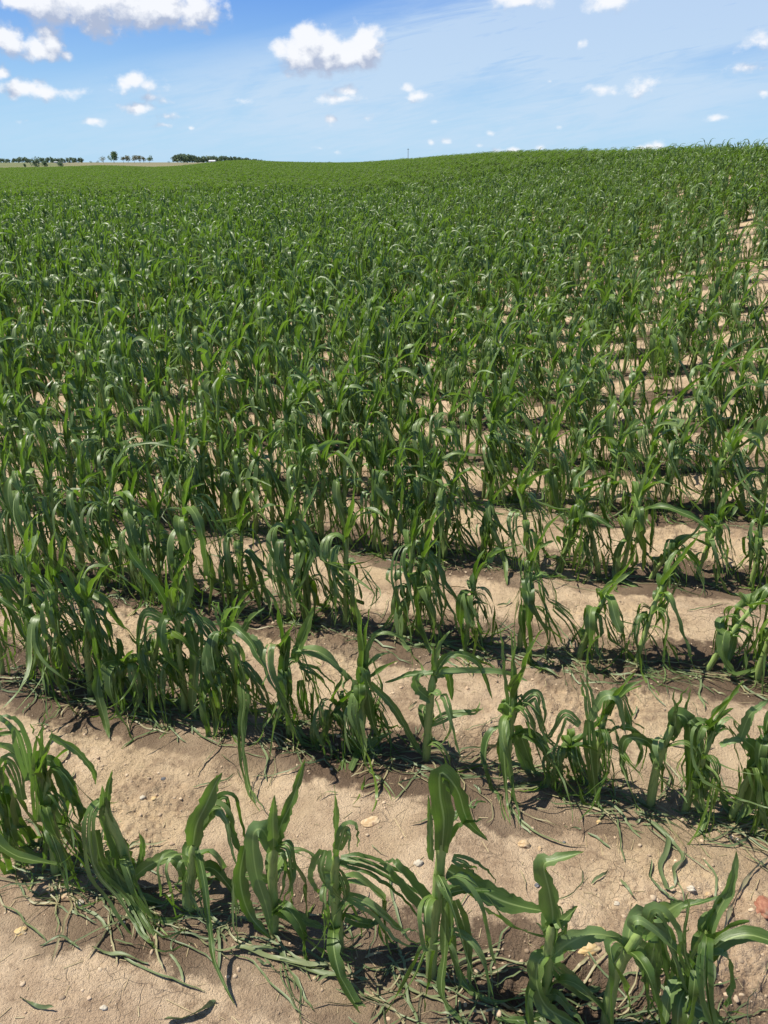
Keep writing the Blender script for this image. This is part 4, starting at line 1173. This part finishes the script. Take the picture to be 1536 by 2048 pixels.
STRAW = simple_mat('old_straw', (0.42, 0.34, 0.20), (0.30, 0.22, 0.12), 30, 0.7)
parts = []
for k in range(1500):
    t = rng.random() ** 1.3
    y = 0.8 + 5.5 * t
    x = rng.uniform(-0.62, 0.62) * (y * cP + H_CAM * sP)
    L = rng.uniform(.008, .05) if rng.random() < .93 else rng.uniform(.06, .13)
    a = rng.uniform(0, 6.28)
    n = 3
    s = np.linspace(-.5, .5, n)
    p = np.column_stack([x + np.cos(a) * s * L, y + np.sin(a) * s * L])
    P3 = on_ground(p, 0.002)
    side = np.tile([-math.sin(a), math.cos(a), 0.2], (n, 1))
    parts.append(ribbon(P3, side, np.full(n, rng.uniform(.0008, .0028)), 0, 1, 3, 0.5, rng.random(), rng, 0, 0))
J = join(parts)
put('straw_litter', new_mesh('straw_litter', J[0], J[1], [STRAW], J[2]), label='bits of old straw and root scattered over the bare soil', cat='straw', kind='stuff')


def ico():
    t = (1 + 5 ** .5) / 2
    v = np.array([(-1, t, 0), (1, t, 0), (-1, -t, 0), (1, -t, 0), (0, -1, t), (0, 1, t), (0, -1, -t), (0, 1, -t), (t, 0, -1), (t, 0, 1), (-t, 0, -1), (-t, 0, 1)], float)
    f = [(0, 11, 5), (0, 5, 1), (0, 1, 7), (0, 7, 10), (0, 10, 11), (1, 5, 9), (5, 11, 4), (11, 10, 2), (10, 7, 6), (7, 1, 8), (3, 9, 4), (3, 4, 2), (3, 2, 6), (3, 6, 8), (3, 8, 9), (4, 9, 5), (2, 4, 11), (6, 2, 10), (8, 6, 7), (9, 8, 1)]
    v /= np.linalg.norm(v[0])
    return v, np.array(f)


def subdiv(v, f):
    v = list(map(tuple, v)); cache = {}; out = []

    def mid(a, b):
        k = (min(a, b), max(a, b))
        if k not in cache:
            m = np.array(v[a]) + np.array(v[b]); m /= np.linalg.norm(m)
            v.append(tuple(m)); cache[k] = len(v) - 1
        return cache[k]
    for a, b, c in f:
        ab_, bc, ca = mid(a, b), mid(b, c), mid(c, a)
        out += [(a, ab_, ca), (b, bc, ab_), (c, ca, bc), (ab_, bc, ca)]
    return np.array(v), np.array(out)


I0 = ico(); I1 = subdiv(*I0); I2 = subdiv(*I1); I3 = subdiv(*I2)


def stone_geom(rg, base, size, rough=.12):
    v, f = base
    v = v.copy()
    s0 = rg.uniform(0, 50)
    d = 1 + rough * fbm(v[:, 0] * 1.3 + s0, v[:, 1] * 1.3 + v[:, 2] * 1.7, 3, int(s0))
    return v * d[:, None] * np.array(size), f


GRIT = simple_mat('soil_crumb', (0.34, 0.24, 0.16), (0.52, 0.40, 0.28), 18, 0.95, obj_rand=True)
Vs, Fs, tn, off = [], [], [], 0
for k in range(8000):
    t = rng.random() ** 1.4
    y = 0.75 + 5.0 * t
    x = rng.uniform(-0.62, 0.62) * (y * cP + H_CAM * sP)
    if fbm(np.array([x * 1.7 + 4]), np.array([y * 1.7]), 2, 23)[0] < -0.15 and rng.random() < .7: continue
    r = min(0.007, 0.0016 * math.exp(abs(rng.normal()) * 0.75))
    v, f = stone_geom(rng, I1 if r > .004 else I0, (r * rng.uniform(.8, 1.4), r * rng.uniform(.8, 1.4), r * rng.uniform(.5, .9)), .25)
    Vs.append(v + np.array([x, y, gz(x, y) + r * .2])); Fs.append(f + off); off += len(v)
    tn.append(np.full(len(v), rng.uniform(.7, 1.3) if rng.random() < .95 else 1.4))
put('soil_crumbs', new_mesh('soil_crumbs', np.vstack(Vs), np.vstack(Fs), [GRIT], attrs={'tone': ('FLOAT', np.concatenate(tn).astype(np.float32))}),
    label='dry soil crumbs and small gravel strewn between the rows', cat='soil crumbs', kind='stuff')


def speck_mat(name, c1, c2, c3):
    m, N = new_mat(name)
    tcn = N.n('ShaderNodeTexCoord')
    a = N.noise(tcn.outputs['Object'], 60, 5.0, .65)
    b = N.noise(tcn.outputs['Object'], 26, 3.0, .6)
    c = N.mix(N.ramp(a, .4, .62), rgb(*c1), rgb(*c2))
    c = N.mix(N.ramp(b, .56, .68), c, rgb(*c3))
    bm = N.n('ShaderNodeBump', ins={'Strength': .4, 'Distance': .004, 'Height': a})
    p = N.n('ShaderNodeBsdfPrincipled', ins={'Base Color': c, 'Roughness': .75, 'Normal': bm.outputs[0]})
    N.n('ShaderNodeOutputMaterial', ins={'Surface': p.outputs[0]})
    return m


TANST = speck_mat('tan_stone', (.42, .28, .15), (.55, .42, .27), (.22, .13, .08))
WHITEST = speck_mat('white_stone', (.44, .38, .30), (.54, .48, .39), (.40, .34, .26))
YELST = speck_mat('ochre_stone', (.50, .34, .15), (.55, .43, .25), (.42, .26, .10))
REDST = speck_mat('red_brick_lump', (.26, .10, .06), (.36, .17, .10), (.24, .16, .11))
GREYST = speck_mat('grey_stone', (.10, .10, .11), (.17, .17, .18), (.24, .22, .20))
STONES = [
 (1048, 1690, .021, .014, .012, TANST, 'smooth tan egg-shaped stone on bare soil below the second row'),
 (1530, 1815, .030, .032, .020, REDST, 'rust-red brick lump at the picture edge on bare soil'),
 (1080, 1698, .006, .008, .006, TANST, 'small tan pebble close beside the egg-shaped stone'),
 (836, 1727, .014, .011, .010, WHITEST, 'whitish stone chip near the tallest plant of the lowest row'),
 (1198, 1645, .010, .007, .007, YELST, 'ochre pebble at the edge of leaf litter below the second row'),
 (1178, 1900, .030, .016, .012, YELST, 'ochre stone half hidden under wide leaves in the lowest row'),
 (1200, 1862, .013, .011, .010, YELST, 'ochre pebble above the half hidden ochre stone'),
 (1474, 1680, .007, .006, .008, WHITEST, 'small white pebble under the thick-stalked corn plant'),
 (1382, 1778, .011, .009, .009, WHITEST, 'chalky pebble on smooth soil beside the trailing leaf strands'),
 (1074, 1771, .007, .007, .007, GREYST, 'dark grey pebble by the kinked top blade'),
 (1128, 1685, .005, .004, .004, GREYST, 'tiny blue-grey pebble amid gravelly soil'),
 (1234, 1808, .009, .007, .006, WHITEST, 'rounded pale pebble in the gravelly patch'),
 (42, 1863, .016, .013, .008, YELST, 'flat yellow stone on the lower soil strip'),
 (158, 1807, .013, .010, .008, WHITEST, 'pale flat stone below the lowest row near its chopped plant'),
 (131, 1790, .018, .014, .009, TANST, 'broad buff stone half sunk next to the pale flat one'),
 (285, 1595, .009, .008, .005, WHITEST, 'white pebble beside a yellow one on cracked soil'),
 (308, 1597, .008, .008, .005, YELST, 'yellow pebble beside a white one on cracked soil'),
 (327, 1558, .010, .006, .005, GREYST, 'grey flat pebble above the two pale ones on cracked soil'),
 (244, 1845, .010, .007, .005, GREYST, 'dark slate pebble under the curling leaf'),
 (208, 2016, .009, .007, .006, WHITEST, 'white chip on the bottom soil strip'),
 (742, 1643, .032, .018, .005, TANST, 'flat rusty patch of stone near the second row'),
 (1417, 1790, .010, .008, .007, TANST, 'buff pebble among soil lumps by the pale strand'),
]
for k, (sx, sy, a, b, c, mt, lab) in enumerate(STONES):
    rg = np.random.default_rng(3000 + k)
    x, y = ground_at_px(sx, sy)
    v, f = stone_geom(rg, I3, (a, b, c), .20)
    o = put('stone', new_mesh('stone', v, f, [mt]), label=lab, cat='stone', group='stones lying on the soil', loc=(x, y, gz(x, y) + c * .05))
    o.rotation_euler = (0, 0, rg.normal() * .3)

# separate fallen blades that read on their own
STRANDS = [
 ([(1285, 1640), (1330, 1670), (1330, 1710), (1318, 1740), (1332, 1780), (1350, 1782)], .016, 'tangled green leaf strand trailing from the second row onto smooth soil'),
 ([(1292, 1645), (1345, 1690), (1365, 1720), (1345, 1745), (1350, 1775)], .012, 'thin leaf strand looping beside the tangled strand'),
 ([(1302, 1725), (1300, 1760), (1325, 1790), (1355, 1805)], .008, 'narrow dark leaf strand curving round the smooth soil'),
 ([(1430, 1960), (1436, 1900), (1460, 1820), (1500, 1750), (1536, 1720)], .010, 'long dry straw-coloured blade curving over bare soil'),
 ([(1395, 1870), (1415, 1920), (1420, 1985)], .022, 'folded grey-green blade lying on smooth soil'),
 ([(185, 1900), (240, 1915), (298, 1930)], .010, 'thin fallen blade on the open soil of the bottom strip'),
 ([(40, 1998), (70, 2015), (110, 2020)], .008, 'short curled blade in the bottom strip'),
 ([(430, 1905), (500, 1905), (590, 1930), (660, 1935)], .014, 'long fallen blade lying across the soil under the lowest row'),
 ([(330, 2046), (370, 2040), (410, 2025), (432, 2005)], .022, 'green leaf tip poking up at the bottom edge'),
 ([(80, 1895), (125, 1880), (160, 1900)], .006, 'wispy green shred under the chopped plant'),
 ([(1240, 1765), (1262, 1790), (1272, 1808)], .006, 'dark thin shred on gravelly soil'),
 ([(560, 1925), (620, 1945), (690, 1960), (735, 1962)], .010, 'slender blade curving below the hooked corn plant'),
]
for k, (pp, wd, lab) in enumerate(STRANDS):
    rng = np.random.default_rng(4000 + k)
    P = np.array([ground_at_px(*q) for q in pp])
    P3 = catmull(np.column_stack([P, np.zeros(len(P))]), 22)
    s = np.linspace(0, 1, 22)
    P3 = on_ground(P3[:, :2], 0.006 + 0.008 * np.abs(np.sin(s * 5 + k)))
    T = np.gradient(P3, axis=0)
    til = np.linspace(rng.normal() * .5, rng.normal() * .9, 22)
    a = np.arctan2(T[:, 1], T[:, 0])
    side = np.column_stack([-np.sin(a) * np.cos(til), np.cos(a) * np.cos(til), np.sin(til)])
    w = wd * np.power(np.clip(1 - (2 * s - 1) ** 4, 0, 1), .5) + .001
    c0 = P3[0].copy()
    g = ribbon(P3 - c0, side, w, 0, 1, 3, .4, .93 if 'straw' in lab else rng.random() * .75, rng)
    put('fallen_leaf', new_mesh('fallen_leaf', g[0], g[1], [LITTER], g[2]), label=lab, cat='fallen leaf', group='torn leaves lying on the soil', loc=c0)


# ------------------------------------------------------------------ distance: trees, shrubs, farm buildings, mast
def foliage_mat(name, c1, c2):
    m, N = new_mat(name)
    geo = N.n('ShaderNodeNewGeometry')
    nz_ = N.noise(geo.outputs['Position'], 0.35, 3.0, .6)
    at = N.n('ShaderNodeAttribute', attribute_name='tone')
    c = N.mix(N.ramp(nz_, .35, .65), rgb(*c1), rgb(*c2))
    c = N.mix(1.0, c, N.n('ShaderNodeCombineColor', ins={0: at.outputs['Fac'], 1: at.outputs['Fac'], 2: at.outputs['Fac']}).outputs[0], 'MULTIPLY')
    p = N.n('ShaderNodeBsdfPrincipled', ins={'Base Color': c, 'Roughness': .6})
    tr = N.n('ShaderNodeBsdfTranslucent', ins={'Color': c})
    mx = N.n('ShaderNodeMixShader', ins={0: .25, 1: p.outputs[0], 2: tr.outputs[0]})
    N.n('ShaderNodeOutputMaterial', ins={'Surface': mx.outputs[0]})
    return m


FOL_DARK = foliage_mat('dark_foliage', (.13, .19, .115), (.19, .26, .14))
FOL_GREEN = foliage_mat('green_foliage', (.10, .17, .065), (.14, .21, .085))
FOL_PALE = foliage_mat('pale_foliage', (.20, .21, .11), (.27, .25, .14))
BARK = simple_mat('bark', (.16, .12, .08), (.24, .19, .13), 3, .9)


def crown_geom(rg, h, w, base_h, n=700, lobes=9, leaf=.55):
    """leaf clumps spread through several uneven lobes"""
    cs = []
    for k in range(lobes):
        q = rg.random()
        cz = base_h + (h - base_h) * (0.25 + 0.62 * q)
        rad = w * .5 * (1 - .55 * abs(q - .35)) * rg.uniform(.1, .7)
        a = rg.uniform(0, 6.28)
        cs.append((math.cos(a) * rad, math.sin(a) * rad, cz, w * rg.uniform(.20, .34)))
    V, F, tn = [], [], []
    for k in range(n):
        c = cs[int(rg.integers(lobes))]
        d = unit(rg.normal(size=3)) * c[3] * rg.uniform(.55, 1.05)
        p = np.array(c[:3]) + d * np.array([1, 1, .85])
        a = unit(rg.normal(size=3)); b = unit(np.cross(a, rg.normal(size=3)))
        s = leaf * rg.uniform(.5, 1.2)
        i = len(V)
        V += [p - a * s - b * s * .5, p + a * s - b * s * .4, p + a * s * .8 + b * s * .6, p - a * s * .7 + b * s * .5]
        F.append((i, i + 1, i + 2, i + 3))
        t = rg.uniform(.75, 1.3)
        tn += [t] * 4
    return np.array(V), np.array(F), np.array(tn)


def trunk_geom(rg, h, r):
    P = [np.array([0, 0, -.5]), np.array([rg.normal() * .1, rg.normal() * .1, h * .3]), np.array([rg.normal() * .3, rg.normal() * .3, h * .8])]
    g = [tube(catmull(P, 8), r * np.linspace(1.2, .3, 8), 6, 0)]
    for k in range(5):
        a = rg.uniform(0, 6.28); z = h * rg.uniform(.3, .55)
        Q_ = [np.array([0, 0, z]), np.array([math.cos(a) * h * .12, math.sin(a) * h * .12, z + h * .14]), np.array([math.cos(a) * h * .24, math.sin(a) * h * .24, z + h * .32])]
        g.append(tube(catmull(Q_, 5), r * .4 * np.linspace(1, .3, 5), 4, 0))
    return join(g)


def far_point(px, dist, py=None):
    d = px_dir(px, 324)
    k = dist / math.hypot(d[0], d[1])
    return d[0] * k, d[1] * k


def plant_tree(name, px, dist, ytop, wpx, mat, label, cat, group=None, base_f=.2, n=500, ybase=None, lobes=9):
    x, y = far_point(px, dist)
    z = float(terrain(x, y))
    d = px_dir(px, ytop)
    top = H_CAM + d[2] / math.hypot(d[0], d[1]) * dist
    h = max(1.0, top - z)
    w = wpx / FPX / 1.1 * dist
    rg = np.random.default_rng(int(px * 7 + dist))
    h *= 1.1; w *= 1.12
    e = put(name, None, label=label, cat=cat, group=group, loc=(x, y, z))
    t = trunk_geom(rg, h, max(.08, h * .022))
    put('trunk', new_mesh('trunk', t[0], t[1], [BARK]), e)
    V, F, tn = crown_geom(rg, h, w, h * base_f, n, lobes, leaf=min(w, h) * .055 + .05)
    put('crown', new_mesh('crown', V, F, [mat], attrs={'tone': ('FLOAT', tn.astype(np.float32))}, smooth=False), e)
    return e


TG = 'trees standing alone on the horizon'
plant_tree('tree', 228, 900, 306.5, 18, FOL_GREEN, 'tallest dark green round tree alone on the horizon beyond the tan field', 'tree', n=900)
for k, (tx, ty, tw) in enumerate([(247, 314, 9), (256, 313, 13), (269, 313, 13), (280, 313, 13), (288, 315, 9)]):
    plant_tree('tree', tx, 905, ty, tw, FOL_PALE, ['slight pale tree right behind the tall green tree in the tree row', 'pale sparse tree opening the row beyond the tall green tree', 'middle pale tree of the row on the horizon',
               'broad pale tree next to last in the horizon row', 'low pale tree ending the row on the horizon'][k], 'tree', 'row of pale sparse trees on the horizon', base_f=.3, n=380)
plant_tree('tree', 299.5, 905, 313.5, 11, FOL_GREEN, 'small squarish olive tree standing apart past the pale tree row', 'tree', base_f=.2, n=380)
plant_tree('tree', 207, 900, 315.5, 13, FOL_PALE, 'pale bare-looking tree before the tall green tree', 'tree', base_f=.3, n=220)
for px, ty, w, lab in [(195, 322, 6, 'low dark bush by the pale bare-looking tree'), (181, 322.5, 6, 'small bush at the end of the long treeline'), (338, 323, 7, 'dark round bush just before the dark grove')]:
    plant_tree('bush', px, 895, ty, w, FOL_DARK, lab, 'bush', base_f=0, n=220)
for px, dist, ty, w, lab in [(71, 330, 318, 19, 'largest dark shrub on the pasture edge'), (88, 335, 323.5, 10, 'shrub touching the largest one on the pasture edge'), (120, 335, 323, 13, 'round dark shrub apart on the pasture edge'), (48, 340, 328, 6, 'smallest shrub on the pasture edge')]:
    plant_tree('shrub', px, dist, ty, w, FOL_DARK, lab, 'shrub', group='dark shrubs on the pasture edge', base_f=0, n=420)
plant_tree('bush', 895, 124, 307.5, 8, FOL_PALE, 'scraggly bare bush poking above the maize crest', 'bush', base_f=.1, n=40)
plant_tree('bush', 658, 203, 324, 5, FOL_DARK, 'tiny dark bush poking over the maize hollow', 'bush', base_f=.1, n=60)


def grove(name, x0, x1, dist, topf, label, mat, n_tree, seed):
    rg = np.random.default_rng(seed)
    V, F, T, off_ = [], [], [], 0
    for k in range(n_tree):
        px = x0 + (x1 - x0) * (k + rg.uniform(-.4, .4)) / n_tree
        dd = dist * rg.uniform(1, 1.08)
        x, y = far_point(px, dd)
        z = float(terrain(x, y)) - .5
        d = px_dir(px, topf(px) + rg.uniform(-1.2, 1.6))
        h = max(1.5, H_CAM + d[2] / math.hypot(d[0], d[1]) * dd - z)
        v, f, t = crown_geom(rg, h, h * rg.uniform(.65, .95), h * .03, 330, 8, leaf=h * .07)
        V.append(v + np.array([x, y, z])); F.append(f + off_); T.append(t * rg.uniform(.8, 1.2)); off_ += len(v)
    put(name, new_mesh(name, np.vstack(V), np.vstack(F), [mat], attrs={'tone': ('FLOAT', np.concatenate(T).astype(np.float32))}, smooth=False), label=label, cat='wood', kind='stuff')


grove('distant_woods', -60, 168, 980, lambda x: 316.0 + 1.2 * math.sin(x * .11) - (1.2 if 90 < x < 135 else 0), 'long dark treeline on the horizon beyond the pasture', FOL_DARK, 60, 61)
grove('dark_grove_woods', 348, 532, 880, lambda x: np.interp(x, [348, 360, 372, 390, 430, 480, 500, 532], [311, 307, 307.5, 311.5, 312.5, 313.5, 316, 320.5]), 'dark dense grove on the horizon behind the green rise', FOL_DARK, 64, 62)

WALLM = simple_mat('pale_wall', (.72, .71, .68), (.62, .61, .58), 1, .7)
ROOFM = simple_mat('pale_roof', (.66, .66, .66), (.55, .56, .58), 1, .5)
DOORM = simple_mat('dark_door', (.08, .08, .08), (.14, .13, .12), 1, .6)


def box(a, b):
    (x0, y0, z0), (x1, y1, z1) = a, b
    v = [(x0, y0, z0), (x1, y0, z0), (x1, y1, z0), (x0, y1, z0), (x0, y0, z1), (x1, y0, z1), (x1, y1, z1), (x0, y1, z1)]
    return np.array(v), np.array([(0, 3, 2, 1), (4, 5, 6, 7), (0, 1, 5, 4), (1, 2, 6, 5), (2, 3, 7, 6), (3, 0, 4, 7)])


def barn(px, dist, yb, wpx, hpx, label):
    x, y = far_point(px, dist)
    z = float(terrain(x, y))
    d = px_dir(px, yb - hpx)
    top = H_CAM + d[2] / math.hypot(d[0], d[1]) * dist - z
    w = wpx / FPX / 1.1 * dist
    hw = max(1.0, top * .62)
    e = put('farm_building', None, label=label, cat='building', group='pale farm buildings on the horizon', loc=(x, y, z))
    v, f = box((-w / 2, -4, -1), (w / 2, 4, hw))
    put('wall', new_mesh('wall', v, f, [WALLM], smooth=False), e)
    a = w / 2 + .4
    v = np.array([(-a, -4.5, hw), (a, -4.5, hw), (a, 4.5, hw), (-a, 4.5, hw), (-a, 0, top), (a, 0, top)])
    me_ = bpy.data.meshes.new('roof'); me_.from_pydata(v.tolist(), [], [(0, 1, 5, 4), (2, 3, 4, 5), (0, 4, 3), (1, 2, 5), (0, 3, 2, 1)]); me_.materials.append(ROOFM)
    put('roof', me_, e)
    v, f = box((-w * .12, -4.06, 0), (w * .12, -3.98, hw * .8))
    put('door', new_mesh('door', v, f, [DOORM], smooth=False), e)


barn(115, 960, 327, 9, 4, 'low white farm building at the foot of the long treeline')
barn(126, 965, 327, 5, 3, 'smaller white shed beside the low farm building')
barn(425, 840, 325, 11, 5, 'pale gabled building at the foot of the dark grove')

# slender mast
MET = simple_mat('galvanised_metal', (.20, .22, .24), (.27, .29, .31), 2, .5)
x, y = far_point(816, 420)
z = float(terrain(x, y))
dm = px_dir(816, 298)
hm = H_CAM + dm[2] / math.hypot(dm[0], dm[1]) * 420 - z
e = put('mast', None, label='thin lone mast rising beyond the maize crest', cat='mast', loc=(x, y, z))
g = tube(np.array([[0, 0, -1], [0, 0, hm * .5], [0, 0, hm]]), np.array([.16, .13, .10]), 8, 0)
put('pole', new_mesh('pole', g[0], g[1], [MET]), e)
v, f = box((-.55, -.06, hm - .25), (.55, .06, hm - .10))
put('cross_arm', new_mesh('cross_arm', v, f, [MET], smooth=False), e)
v, f = box((-.12, -.12, hm - .1), (.12, .12, hm + .25))
put('cap', new_mesh('cap', v, f, [MET], smooth=False), e)
